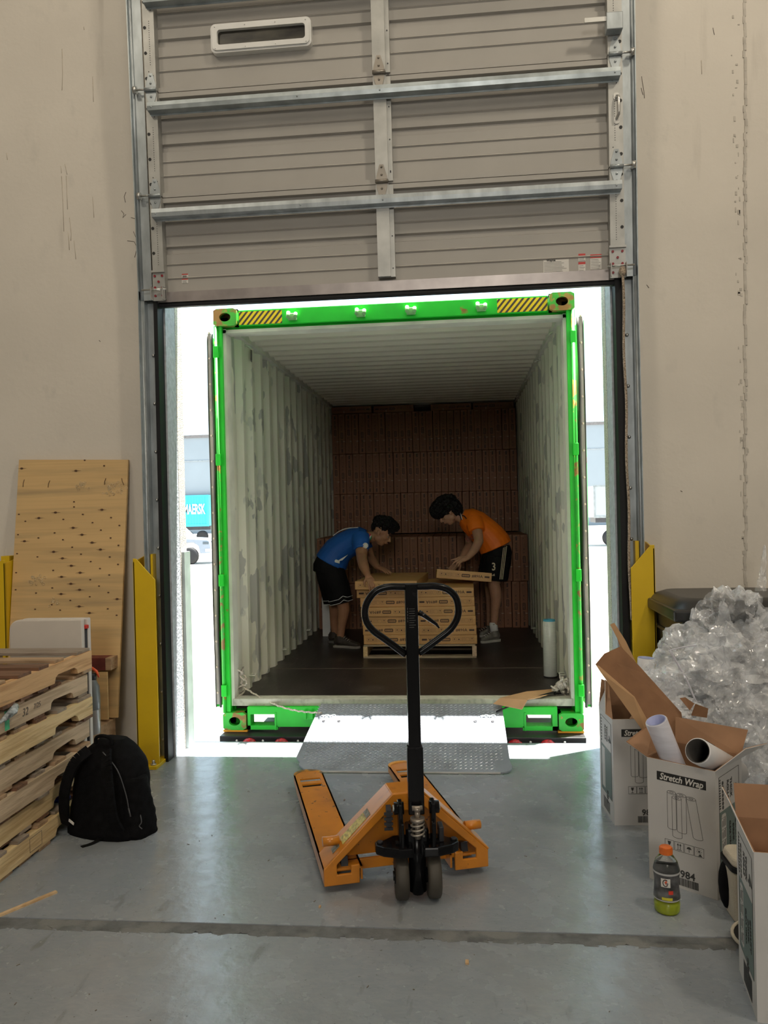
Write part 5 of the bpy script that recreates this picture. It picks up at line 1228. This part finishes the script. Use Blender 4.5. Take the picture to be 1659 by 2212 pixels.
q.prism(P,.216,.238,'z'); q.lathe([(.023,.238),(.020,.242),(0,.242)],n=24); q.build('bottle_cap',mat('orange_cap_plastic',(.90,.20,.03),.35),bo,local=True)

# ================================================================ yard: vehicles seen beside the container
GZ=-1.0
# pickup truck, nose to the right
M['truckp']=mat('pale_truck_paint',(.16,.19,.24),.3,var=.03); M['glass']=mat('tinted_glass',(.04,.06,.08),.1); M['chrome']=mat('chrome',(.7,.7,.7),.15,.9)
def vx(px,Y): return atY(px,1150,Y).x
Yp=38.; k=Yp/1700
nose=vx(453,Yp); tr=thing('pickup_truck','pale grey pickup truck parked in the yard left of the container','truck',(nose-2.9,Yp,GZ))
def tz(y): return atY(425,y,Yp).z
q=MB(); prof=[(0,.45),(.02,.80),(-.04,1.02),(-.12,1.12),(-1.35,1.20),(-1.9,1.72),(-3.2,1.78),(-3.6,1.25),(-5.6,1.25),(-5.6,.55),(-4.9,.55),(-4.85,.75),(-4.55,.95),(-4.15,.95),(-3.85,.75),(-3.8,.50),(-1.5,.50),(-1.42,.80),(-1.2,.98),(-.85,.98),(-.6,.80),(-.52,.42)]
q.prism([(nose+x,GZ+z+.1) for x,z in prof],Yp,Yp+1.95,'y'); q.build('truck_body',M['truckp'],tr,mods=[('BEVEL',{'width':.04,'segments':3,'limit_method':'ANGLE'})])
q=MB(); q.prism([(nose+x,GZ+z+.1) for x,z in ((-1.5,1.26),(-1.95,1.66),(-2.4,1.70),(-2.4,1.27))],Yp-.01,Yp+.0,'y'); q.prism([(nose+x,GZ+z+.1) for x,z in ((-2.5,1.27),(-2.5,1.70),(-3.1,1.70),(-3.4,1.27))],Yp-.01,Yp+.0,'y'); q.build('side_windows',M['glass'],tr)
for wx_ in (-1.02,-4.35):
    q=MB(); m=Matrix.Translation((nose+wx_,Yp+.02,GZ+.42))@Matrix.Rotation(PI/2,4,'X'); q.lathe([(.26,-.12),(.40,-.12),(.42,-.08),(.42,.08),(.40,.12),(.26,.12)],n=28,m=m); w_=q.build('tyre',M['black'],tr)
    q=MB(); q.lathe([(0,.06),(.26,.05)],n=20,m=m)
    for i in range(6): a=i*PI/3; q.bar(m@Vector((0,0,.09)),m@Vector((.24*math.cos(a),.24*math.sin(a),.09)),.08,.03,(0,1,0))
    q.build('wheel_rim',M['chrome'],w_)
q=MB(); q.box(nose-.25,nose+.02,Yp-.02,Yp+1.9,GZ+.62,GZ+.78,bev=.03); q.build('front_bumper',M['chrome'],tr)
q=MB(); q.box(nose-.38,nose-.06,Yp-.015,Yp+.25,GZ+.98,GZ+1.14,bev=.03); q.build('headlight',M['glass'],tr)
q=MB(); 
for i in range(4): q.box(nose-.04,nose+.03,Yp+.3,Yp+1.6,GZ+.82+.09*i,GZ+.87+.09*i)
q.build('grille',M['dark'],tr)
# blue container on a road trailer
Yb=66.; xr=vx(452,Yb); zt=atY(425,1070,Yb).z; zb=atY(425,1136,Yb).z
bt_=thing('container_trailer','blue freight container on a road trailer across the yard, left of the green container','trailer',(xr-6,Yb,GZ))
M['blue']=mat('sky_blue_container_paint',(.02,.36,.55),.5,var=.04,scale=.5)
q=MB(); N_=60; P=[]
x=xr-12.2
poly=[]
while x<xr-.25: poly+=[(x,Yb),(x+.07,Yb),(x+.11,Yb+.04),(x+.18,Yb+.04)]; x+=.25
poly+=[(xr-.2,Yb),(xr,Yb),(xr,Yb+2.4),(xr-12.2,Yb+2.4)]
q.prism(poly,zb,zt,'z'); q.build('container_walls',M['blue'],bt_)
q=MB(); q.box(xr-12.2,xr+.0,Yb-.03,Yb+.05,zt-.12,zt+.02); q.box(xr-12.2,xr,Yb-.03,Yb+.05,zb-.05,zb+.15); q.box(xr-.18,xr+.02,Yb-.04,Yb+.05,zb,zt); q.build('frame',M['blue'],bt_)
text('MAERSK',1.2,frame_m((atY(420,1101,Yb).x,Yb-.05,atY(420,1101,Yb).z),(1,0,0),(0,0,1)),mat('white_lettering',(.5,.5,.5),.5,var=0),bt_,bold=.03,sx=.43,extrude=.01)
q=MB(); q.box(xr-12,xr,Yb+.4,Yb+.6,zb-.35,zb-.02); q.box(xr-12,xr,Yb+1.8,Yb+2.0,zb-.35,zb-.02); q.box(xr-4.6,xr-3.8,Yb+.1,Yb+.9,GZ+.6,zb-.1); q.build('trailer_frame',M['dark'],bt_)
for dx in (-.65,-1.95,-2.9):
    m=Matrix.Translation((xr+dx,Yb+.15,GZ+.52))@Matrix.Rotation(PI/2,4,'X'); q=MB(); q.lathe([(.28,-.14),(.50,-.14),(.52,-.1),(.52,.1),(.50,.14),(.28,.14)],n=26,m=m); w_=q.build('tyre',M['black'],bt_)
    q=MB(); q.lathe([(0,.04),(.28,.10),(.30,.12)],n=22,m=m); q.build('wheel_disc',M['white'],w_)
# white box trailer on the right
Yt=48.; xl=vx(1285,Yt); zt=atY(1300,1049,Yt).z; zb=atY(1300,1118,Yt).z
wt=thing('box_trailer','white box trailer parked across the yard right of the green container','trailer',(xl+6,Yt,GZ))
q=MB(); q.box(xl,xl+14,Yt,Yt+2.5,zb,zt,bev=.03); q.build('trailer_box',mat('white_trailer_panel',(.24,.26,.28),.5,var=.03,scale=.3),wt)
q=MB(); q.box(xl-.03,xl+14,Yt-.03,Yt+.02,zb-.02,zb+.10); q.box(xl-.03,xl+.06,Yt-.04,Yt+.02,zb,zt); q.box(xl-.05,xl+14,Yt-.03,Yt,zt-.06,zt+.03); q.build('trim_rails',mat('grey_trim',(.20,.22,.23),.5,.4),wt)
q=MB(); q.box(xl+.1,xl+2.5,Yt+.3,Yt+2.2,zb-.3,zb-.02); q.build('running_gear',M['dark'],wt)
for dx in (.95,2.1):
    m=Matrix.Translation((xl+dx,Yt+.15,GZ+.5))@Matrix.Rotation(PI/2,4,'X'); q=MB(); q.lathe([(.28,-.14),(.48,-.14),(.5,-.1),(.5,.1),(.48,.14),(.28,.14)],n=26,m=m); w_=q.build('tyre',M['black'],wt)
    q=MB(); q.lathe([(0,.04),(.28,.10)],n=22,m=m); q.build('wheel_disc',M['white'],w_)
# ================================================================ people
def J1(X,Y,D): return atY(680+X/7.375,1110+Y/7.375,D)
def J2(X,Y,D): return atY(920+X/6.705,1065+Y/6.705,D)
def etube(q,pts,ra,rb,lat=(0,1,0),n=20,cap=True,pw=1.0):
    """tube with an elliptical section: ra across the bending plane, rb along the lateral direction"""
    pts=[Vector(p) for p in pts]; k=len(pts); rings=[]; lat=Vector(lat)
    for i,p in enumerate(pts):
        d=(pts[min(i+1,k-1)]-pts[max(i-1,0)]).normalized(); l=(lat-d*lat.dot(d)).normalized(); a=d.cross(l)
        rings.append([q.bm.verts.new(p+a*(ra[i]*math.cos(2*PI*j/n))+l*(rb[i]*math.sin(2*PI*j/n))) for j in range(n)])
    for A,B in zip(rings,rings[1:]):
        for j in range(n): q.bm.faces.new((A[j],A[(j+1)%n],B[(j+1)%n],B[j])).smooth=True
    if cap: q.bm.faces.new(rings[0][::-1]); q.bm.faces.new(rings[-1])
def chain(q,pts,rs,n=14):
    P=catmull([Vector(p) for p in pts],4); m=len(P); R_=[]
    for i in range(m):
        t=i/4; a=min(int(t),len(rs)-1); b=min(a+1,len(rs)-1); R_.append(rs[a]+(rs[b]-rs[a])*(t-int(t)))
    q.tube(P,R_,n); q.ball(P[0],R_[0],12); q.ball(P[-1],R_[-1],12)
def hand(q,wrist,d,nrm,curl=.5,spread=.12,thumb=1,s=1.0,fc=None):
    """palm, four unequal fingers bent at three joints, and a thumb leaving the side of the palm; nrm looks out of the back of the hand"""
    wrist=Vector(wrist); d=Vector(d).normalized(); nrm=Vector(nrm); nrm=(nrm-d*nrm.dot(d)).normalized(); sd=d.cross(nrm)*thumb
    def pt(a,b,c=0): return wrist+d*(a*s)+sd*(b*s)+nrm*(c*s)
    q.tube([pt(-.01,0),pt(.02,0)],[.026*s,.027*s],12)
    for b in (-.026,-.009,.009,.026): q.tube([pt(.005,b*.6),pt(.05,b),pt(.088,b,-.002)],[.014*s,.0135*s,.0105*s],8)
    q.ball(pt(.045,0,0),.03*s,10,(1,1,.5) if abs(nrm.z)>.5 else (1,.6,1))
    for i,(b,L) in enumerate(((.029,.070),(.010,.080),(-.010,.075),(-.028,.058))):
        c=curl if fc is None else fc[i]; p=pt(.086,b,-.002); ang=0; pr=[p]; dd=d+sd*(spread*(b/.03)); dd.normalize()
        for j,f in enumerate((.45,.32,.25)):
            ang+=c*(.7,1.0,.7)[j]; v=dd*math.cos(ang)-nrm*math.sin(ang); p=p+v*(L*f*s); pr.append(p)
        q.tube(pr,[.0092*s,.0086*s,.008*s,.0068*s],8); q.ball(pr[-1],.0068*s,8); q.ball(pr[1],.009*s,8); q.ball(pr[2],.0083*s,8)
    t0=pt(.022,.020,-.004); t1=t0+(d*.6+sd*.85-nrm*.2).normalized()*.034*s; t2=t1+(d*.85+sd*.42-nrm*.25).normalized()*.028*s; t3=t2+(d*.9+sd*.1-nrm*.35).normalized()*.022*s
    q.tube([t0,t1,t2,t3],[.014*s,.0115*s,.0098*s,.0075*s],8); q.ball(t3,.0078*s,8); q.ball(t1,.0118*s,8)
def head(q,c,f,u,s=1.0):
    c=Vector(c); f=Vector(f).normalized(); u=Vector(u); u=(u-f*u.dot(f)).normalized(); l=u.cross(f)
    m=Matrix(((f.x,l.x,u.x,c.x),(f.y,l.y,u.y,c.y),(f.z,l.z,u.z,c.z),(0,0,0,1)))
    def B(x,y,z,r,sc=(1,1,1)): q.ball((x*s,y*s,z*s),r*s,16,sc,m)
    B(-.012,0,.035,.1,(.98,.77,.86)); B(.028,0,.0,.078,(.86,.80,1.1)); B(.030,0,-.055,.058,(.95,.86,.92))
    B(.052,0,-.083,.026,(1,1.1,.8)); 
    for y in (-.045,.045): B(.005,y,-.048,.035,(1.1,.55,1)); B(.062,y*.70,-.018,.024,(.8,.9,.8)); B(.078,y*.62,.030,.016,(.7,1.5,.55))
    q.tube([m@Vector((.086*s,0,.022*s)),m@Vector((.100*s,0,.0)),m@Vector((.113*s,0,-.020*s))],[.009*s,.011*s,.0125*s],8); B(.112,0,-.022,.0125)
    for y in (-.011,.011): B(.102,y,-.026,.0085)
    B(.092,0,-.048,.014,(.9,1.5,.5)); B(.089,0,-.058,.014,(.9,1.35,.55)); B(.080,0,-.040,.022,(.8,1.2,1))
    for sy in (-1,1):
        e=m@Matrix.Translation((-.008*s,sy*.077*s,-.002*s))@Matrix.Rotation(-.25,4,'Y'); q.ball((0,0,0),.020*s,12,(.75,.38,1.45),e); q.ball((-.004*s,sy*.004*s,.006*s),.014*s,10,(1.1,.5,1.5),e)
    return m
def face_parts(m,s,root,body):
    eye=mat('eye_white',(.25,.22,.20),.4,var=.02); iris=M['ink']; brow=mat('dark_brow_hair',(.012,.009,.008),.8)
    for sy in (-1,1):
        q=MB(); q.ball((.077*s,sy*.030*s,.008*s),.0125*s,12,(1,1.05,.62),m); e=q.build('eye',eye,root)
        q=MB(); q.ball((.0885*s,sy*.030*s,.007*s),.0046*s,8,(.5,1,1),m); q.build('pupil',iris,e)
        q=MB(); q.tube([m@Vector((.094*s,sy*.014*s,.028*s)),m@Vector((.092*s,sy*.030*s,.036*s)),m@Vector((.078*s,sy*.048*s,.030*s))],[.004*s,.005*s,.003*s],6); q.build('eyebrow',brow,root)
    q=MB(); q.tube([m@Vector((.098*s,-.022*s,-.053*s)),m@Vector((.1055*s,0,-.052*s)),m@Vector((.098*s,.022*s,-.053*s))],[.003*s,.0045*s,.003*s],6); q.build('lips',mat('lip_skin',(.30,.11,.08),.5),root)
def hair(blobs,root,sd,amp,name='hair',freq=1.6,col=(.006,.005,.005)):
    q=MB()
    for (m,c,r,sc) in blobs:
        n0=len(q.bm.verts); res=bmesh.ops.create_icosphere(q.bm,subdivisions=5,radius=1)
        for v in res['verts']:
            p=v.co.copy(); k=0; a=amp; f=freq
            for o in range(4): k+=a*(1-2*abs(NZ.noise(p*f+Vector((sd,o*3,sd*2))))); a*=.6; f*=2.1
            p=p*(1+k); v.co=m@Vector((c[0]+p.x*r*sc[0],c[1]+p.y*r*sc[1],c[2]+p.z*r*sc[2]))
        for v in res['verts']:
            for fc in v.link_faces: fc.smooth=False
    q.build(name,mat('black_hair',col,.55,var=.3,scale=60,bump=.6,bscale=150,spec=.3),root)
SKIN=mat('tan_skin',(.40,.20,.11),.5,var=.05,scale=20); SKIN2=mat('light_brown_skin',(.44,.24,.15),.5,var=.05,scale=20)
RM=lambda v:[('REMESH',{'mode':'VOXEL','voxel_size':v,'use_smooth_shade':True}),('SMOOTH',{'factor':.5,'iterations':3})]
ZS=ZF
def shoe(name,ankle,toe,mt,sole_m,root,h=.105):
    """low trainer with its own sole, heel behind the ankle, pointing to the toe"""
    a=Vector(ankle); t=Vector(toe); a.z=t.z=ZS; d=(t-a); L=d.length; d.normalize(); l=Vector((-d.y,d.x,0)); heel=a-d*.065; TL=L+.065
    m=Matrix(((d.x,l.x,0,heel.x),(d.y,l.y,0,heel.y),(0,0,1,ZS),(0,0,0,1)))
    out=[(TL*x,TL*y) for x,y in ((0,-.08),(.03,-.12),(.2,-.135),(.45,-.125),(.7,-.165),(.88,-.14),(.97,-.07),(1,0),(.97,.07),(.88,.13),(.7,.155),(.45,.12),(.2,.13),(.03,.11),(0,.08))]
    q=MB(); q.prism(out,.0,.026,'z',m); so=q.build('sole',sole_m,root,mods=[('BEVEL',{'width':.008,'segments':2,'limit_method':'ANGLE'})])
    q=MB(); etube(q,[m@Vector((TL*.03,0,.06)),m@Vector((TL*.15,0,.062)),m@Vector((TL*.35,0,.062)),m@Vector((TL*.55,0,.05)),m@Vector((TL*.75,0,.040)),m@Vector((TL*.92,0,.034)),m@Vector((TL*.98,0,.03))],[.03,.045,.045,.036,.028,.022,.012],[TL*.09,TL*.12,TL*.115,TL*.115,TL*.145,TL*.115,TL*.06],lat=l)
    q.tube([m@Vector((.065,0,.05)),m@Vector((.06,0,.115))],[.045,.044],16)
    q.build('shoe_upper',mt,root,mods=RM(.006))
    q=MB()
    for i in range(4): q.tube([m@Vector((.115+i*.022,-.025,.098-i*.010)),m@Vector((.118+i*.022,0,.106-i*.010)),m@Vector((.115+i*.022,.025,.098-i*.010))],.0028,5)
    q.build('laces',M['paper'],root); return m
# ---------- man in blue
pb=thing('person','person in a blue football shirt and black shorts bending over the carton stack','person',J1(400,2050,7.6)*1)
D=7.62; q=MB()
T=[J1(215,860,D),J1(250,740,D),J1(340,600,D),J1(480,490,D),J1(640,420,D),J1(780,385,D),J1(850,375,D)]
etube(q,T,[.115,.125,.115,.115,.115,.10,.06],[.15,.165,.145,.15,.165,.15,.08])
chain(q,[J1(800,385,D),J1(880,370,D),J1(960,350,D-.01)],[.062,.055,.055])
hf=Vector((.84,-.12,-.53)); hu=Vector((.52,-.05,.84)); hm=head(q,J1(1058,312,D-.02),hf,hu,1.0)
# right (near) arm
chain(q,[J1(740,430,7.46),J1(745,560,7.40),J1(748,700,7.30)],[.066,.062,.048]); chain(q,[J1(748,700,7.30),J1(780,830,7.13),J1(845,985,6.97)],[.050,.048,.028])
hand(q,J1(845,985,6.965),J1(925,1130,6.90)-J1(845,985,6.965),Vector((.35,-.75,.5)),fc=(.35,.5,.6,.65),spread=.2,thumb=1)
# left (far) arm
chain(q,[J1(740,430,7.80),J1(830,570,7.80),J1(880,680,7.75)],[.062,.056,.044]); chain(q,[J1(880,680,7.75),J1(940,770,7.62),J1(1000,850,7.52)],[.045,.040,.027])
hand(q,J1(1000,845,7.52),J1(1150,905,7.45)-J1(1000,845,7.52),Vector((.1,-.1,1)),curl=.18,thumb=-1)
# legs
chain(q,[J1(235,850,7.56),J1(350,1130,7.55),J1(440,1390,7.54)],[.105,.085,.064]); chain(q,[J1(440,1390,7.54),J1(462,1540,7.55),J1(430,1760,7.56),J1(405,1985,7.56)],[.064,.060,.043,.036])
chain(q,[J1(225,850,7.72),J1(270,1130,7.74),J1(310,1400,7.76)],[.10,.08,.06]); chain(q,[J1(310,1400,7.76),J1(318,1540,7.78),J1(310,1720,7.80),J1(325,1900,7.82)],[.060,.056,.042,.036])
q.build('body',SKIN,pb,mods=RM(.0048))
face_parts(hm,1.0,pb,None)
hair([(hm,(-.010,0,.093),.094,(1.05,.80,.66)),(hm,(.060,0,.122),.050,(1.15,1.15,.85)),(hm,(.010,.0,.135),.050,(1.2,1.1,.8)),(hm,(-.075,0,.050),.050,(.8,1.15,1.2))],pb,2.3,.20,freq=2.6)
# shirt
BL=mat('royal_blue_shirt',(.010,.11,.46),.6,var=.08,scale=3,stretch=(1,1,1),bump=.35,bscale=14); 
q=MB(); T2=[J1(262,775,D),J1(300,700,D),J1(370,590,D),J1(490,500,D),J1(630,425,D),J1(760,385,D),J1(850,365,D)]
etube(q,T2,[.165,.158,.148,.138,.130,.115,.072],[.185,.18,.168,.168,.18,.165,.09])
etube(q,[J1(730,370,7.50),J1(735,470,7.43),J1(738,580,7.38)],[.092,.085,.070],[.080,.075,.068]); etube(q,[J1(740,380,7.78),J1(790,500,7.80),J1(830,575,7.80)],[.085,.075,.068],[.08,.07,.068])
q.build('shirt',BL,pb,mods=RM(.008))
NV=mat('navy_shorts_black',(.006,.006,.007),.75,var=.2,scale=5,bump=.4,bscale=12,spec=.2)
q=MB(); etube(q,[J1(250,720,D),J1(225,830,D),J1(215,930,D)],[.135,.155,.15],[.17,.185,.18])
P1=[J1(235,880,7.56),J1(300,1050,7.555),J1(375,1220,7.55),J1(428,1425,7.545)]; P2=[J1(215,880,7.72),J1(235,1050,7.73),J1(265,1220,7.74),J1(300,1420,7.75)]
R1=[.140,.135,.122,.112]; R2=[.13,.12,.108,.10]
etube(q,P1,R1,[.12,.115,.108,.10]); etube(q,P2,R2,[.11,.11,.10,.095]); q.build('shorts',NV,pb,mods=RM(.008))
def hem(pts,ra,rb,lat,tt,zig,name,mt,r=.0032):
    a,b=Vector(pts[-2]),Vector(pts[-1]); d=(b-a).normalized(); l=Vector(lat); l=(l-d*l.dot(d)).normalized(); x=d.cross(l); n=48; P=[]
    for j in range(n):
        t=2*PI*j/n; z=zig*max(0,1-abs(((t-PI*1.62+PI)%(2*PI))-PI)/.35)
        P.append(b-d*(tt+z)+x*((ra+.002)*math.cos(t))+l*((rb+.002)*math.sin(t)))
    q=MB(); q.tube(P,r,5,closed=True); q.build(name,mt,pb)
M['trimw']=mat('white_fabric_trim',(.75,.75,.73),.7,var=.02)
for tt in (.008,.046): hem(P1,R1[-1]+tt*.15,.10+tt*.15,(0,1,0),tt,.022,'hem_stripe',M['trimw']); hem(P2,R2[-1]+tt*.15,.095+tt*.15,(0,1,0),tt,.0,'hem_stripe',M['trimw'])
# white side wedge, back piping, collar trim, sleeve badge
def patch(root,pts,mt,name,lab=None,t=.004):
    P=[Vector(p) for p in pts]; q=MB(); q.slab(P,t); return q.build(name,mt,root,label=lab)
patch(pb,[J1(300,765,7.452),J1(335,725,7.452),J1(400,745,7.450),J1(395,790,7.455)],M['trimw'],'shirt_panel','white panel at the shirt hem'); patch(pb,[J1(400,750,7.450),J1(385,735,7.450),J1(530,650,7.463),J1(440,740,7.452)],M['trimw'],'shirt_panel','white wedge on the shirt side')
q=MB(); q.tube(catmull([J1(290,350,7.55)+Vector((0,0,.0)),J1(370,290,7.55),J1(450,250,7.55),J1(540,228,7.55),J1(690,217,7.55)],4),.0042,6); q.build('back_piping',M['trimw'],pb)
for k,(mt_,xx) in enumerate(((mat('red_collar_trim',(.55,.01,.06),.6),0),(M['trimw'],16),(mat('green_collar_trim',(.01,.25,.10),.6),30))):
    q=MB(); q.tube(catmull([J1(885-k*0+xx*.5,325+k*18,7.495),J1(860+xx,365+k*14,7.475),J1(832+xx,405+k*12,7.47)],4),.006,6); q.build('collar_trim',mt_,pb)
q=MB(); c=J1(805,505,7.352); dd=Vector((.35,-.93,.05)).normalized(); q.cyl(c,c+dd*.006,.026,22); bd=q.build('sleeve_badge',M['trimw'],pb,label='round white sleeve badge')
q=MB(); q.cyl(c+dd*.006,c+dd*.0072,.020,20); q.build('badge_ring',mat('badge_rose',(.65,.45,.42),.6),bd); q=MB(); q.cyl(c+dd*.0072,c+dd*.0084,.017,20); q.build('badge_centre',M['trimw'],bd)
SH=mat('dark_brown_trainer',(.05,.038,.030),.7,var=.2,scale=20); SOL=mat('pale_rubber_sole',(.30,.27,.24),.7); SOL2=mat('shaded_rubber_sole',(.12,.11,.10),.7)  # far sole repeats the pale one with shade put into its colour
shoe('shoe',J1(400,2090,7.56),J1(728,2130,7.50),SH,SOL,pb); shoe('shoe',J1(310,1960,7.82),J1(500,1990,7.80),SH,SOL2,pb)
# ---------- man in orange
po=thing('person','person in an orange football shirt bowing his head over a held carton, curly black hair','person',J2(980,2130,7.85)*1)
D=7.85; q=MB()
T=[J2(1035,900,D),J2(1010,800,D),J2(930,650,D),J2(830,540,D),J2(710,440,D),J2(590,380,D),J2(520,350,D)]
etube(q,T,[.11,.12,.115,.115,.115,.095,.055],[.145,.16,.14,.15,.165,.15,.08])
chain(q,[J2(560,360,D),J2(490,350,D),J2(420,320,D)],[.058,.052,.052])
hf=Vector((-.80,-.10,-.60)); hu=Vector((-.58,0,.80)); hm2=head(q,J2(335,288,D-.02),hf,hu,1.0)
chain(q,[J2(715,440,7.70),J2(745,560,7.66),J2(768,690,7.60)],[.058,.052,.044]); chain(q,[J2(768,690,7.60),J2(710,810,7.54),J2(605,935,7.47)],[.046,.042,.027])
hand(q,J2(605,935,7.47),J2(470,975,7.42)-J2(605,935,7.47),Vector((.1,-.5,.85)),fc=(.08,.35,.5,.6),spread=.25,thumb=1)
chain(q,[J2(650,500,8.02),J2(640,650,8.0),J2(630,760,7.95)],[.055,.050,.042]); chain(q,[J2(630,760,7.95),J2(560,880,7.85),J2(500,985,7.78)],[.043,.038,.026])
hand(q,J2(500,985,7.78),J2(390,1075,7.74)-J2(500,985,7.78),Vector((.2,-.3,.9)),curl=.2,thumb=-1)
chain(q,[J2(1045,900,7.78),J2(1010,1130,7.79),J2(985,1320,7.80)],[.10,.078,.060]); chain(q,[J2(985,1320,7.80),J2(1015,1500,7.81),J2(1000,1700,7.82),J2(985,1930,7.82)],[.060,.058,.042,.034])
chain(q,[J2(1020,900,7.95),J2(950,1130,8.02),J2(925,1330,8.08)],[.10,.078,.058]); chain(q,[J2(925,1330,8.08),J2(940,1500,8.1),J2(930,1700,8.12),J2(925,1900,8.14)],[.058,.055,.040,.034])
q.build('body',SKIN2,po,mods=RM(.0048)); face_parts(hm2,1.0,po,None)
hair([(hm2,(.0,0,.085),.112,(1.12,.95,.78)),(hm2,(.072,0,.085),.066,(1.1,1.2,1.1)),(hm2,(-.075,0,.02),.075,(.85,1.1,1.25))],po,7.1,.14,freq=2.2)
OR=mat('bright_orange_shirt',(.95,.19,.003),.55,var=.10,scale=3,bump=.5,bscale=13)
q=MB(); T2=[J2(1015,790,D),J2(985,725,D),J2(920,640,D),J2(820,540,D),J2(710,440,D),J2(600,375,D),J2(520,345,D)]
etube(q,T2,[.165,.165,.158,.148,.138,.118,.078],[.18,.175,.165,.165,.178,.165,.09])
etube(q,[J2(700,400,7.74),J2(718,480,7.69),J2(735,555,7.66)],[.088,.082,.078],[.08,.076,.072]); etube(q,[J2(660,420,8.0),J2(650,500,8.02),J2(645,570,8.01)],[.08,.075,.07],[.08,.07,.07])
q.build('shirt',OR,po,mods=RM(.008))
q=MB(); etube(q,[J2(1025,770,D),J2(1035,860,D),J2(1030,950,D)],[.13,.145,.14],[.165,.175,.17])
P1=[J2(1045,900,7.78),J2(1035,1000,7.785),J2(1020,1100,7.79),J2(1005,1250,7.80)]; P2=[J2(1010,900,7.95),J2(960,1000,7.98),J2(930,1100,8.0),J2(900,1240,8.04)]
etube(q,P1,[.135,.135,.13,.125],[.115,.115,.11,.105]); etube(q,P2,[.13,.12,.115,.11],[.11,.11,.10,.10]); q.build('shorts',NV,po,mods=RM(.008))
CR=mat('cream_trim',(.60,.52,.36),.7,var=.02)
for k in range(3): patch(po,[J2(1120+k*23,790-k*12,7.665),J2(1128+k*23,790-k*12,7.665),J2(1075+k*20,1250,7.688),J2(1066+k*20,1250,7.688)],CR,'side_stripe',t=.003)
text('3',.105,frame_m(J2(983,1072,7.672),(1,0.02,.0),(0,0,1)),CR,po,name='shorts_number',bold=.002,sx=.8)
for k in range(3): patch(po,[J2(958+k*14,1200,7.684),J2(970+k*14,1200,7.684),J2(965+k*14,1172-k*-8 if False else 1188-k*10,7.684),J2(956+k*14,1190-k*10,7.684)],CR,'logo_bar',t=.003)
DK=mat('dark_navy_trim',(.02,.015,.03),.6)
q=MB(); q.tube(catmull([J2(495,285,7.775),J2(505,330,7.755),J2(518,385,7.755)],4),.009,6); q.build('collar',DK,po); q=MB(); q.tube(catmull([J2(503,290,7.765),J2(513,335,7.745),J2(526,385,7.747)],4),.004,6); q.build('collar_stripe',M['trimw'],po)
q=MB(); q.tube(catmull([J2(525,322,7.72),J2(558,335,7.69),J2(585,370,7.665)],4),.005,6); q.build('shoulder_trim',DK,po)
text('ERS',.060,frame_m(J2(640,655,7.69),Vector((.80,-.1,.45)),Vector((-.45,0,.8))),mat('dark_red_print',(.16,.02,.005),.6),po,name='chest_lettering',bold=.001)
TR=mat('grey_green_trainer',(.20,.19,.16),.7,var=.25,scale=18); SOL3=mat('off_white_sole',(.42,.41,.36),.7)
shoe('shoe',J2(990,2080,7.82),J2(790,2110,7.74),TR,SOL3,po,); shoe('shoe',J2(935,2040,8.14),J2(775,2050,8.10),TR,SOL3,po)
q=MB(); etube(q,[J2(975,1870,7.82),J2(980,1930,7.82),J2(990,2010,7.82)],[.040,.040,.042],[.038,.038,.040],lat=(0,1,0)); q.build('sock',M['trimw'],po,label='white ankle sock'); 
q=MB(); c=[J2(968,1900,7.777),J2(980,1910,7.776),J2(998,1903,7.777)]; q.tube(c,[.001,.0025,.001],5); q.build('sock_mark',M['ink'],po)

# ================================================================ grit scattered on the slab
q=MB(); rr=random.Random(21)
for i in range(70):
    x,y=rr.uniform(-1.7,1.3),rr.uniform(1.9,4.4); a=rr.uniform(0,PI); L=rr.choice((.003,.004,.006,.012))
    q.bar((x,y,.001),(x+L*math.cos(a),y+L*math.sin(a),.001),.0025,.002)
tag(q.build('floor_grit',M['scuff']),'dark grit and tiny splinters scattered over the concrete floor','grit',kind='stuff')
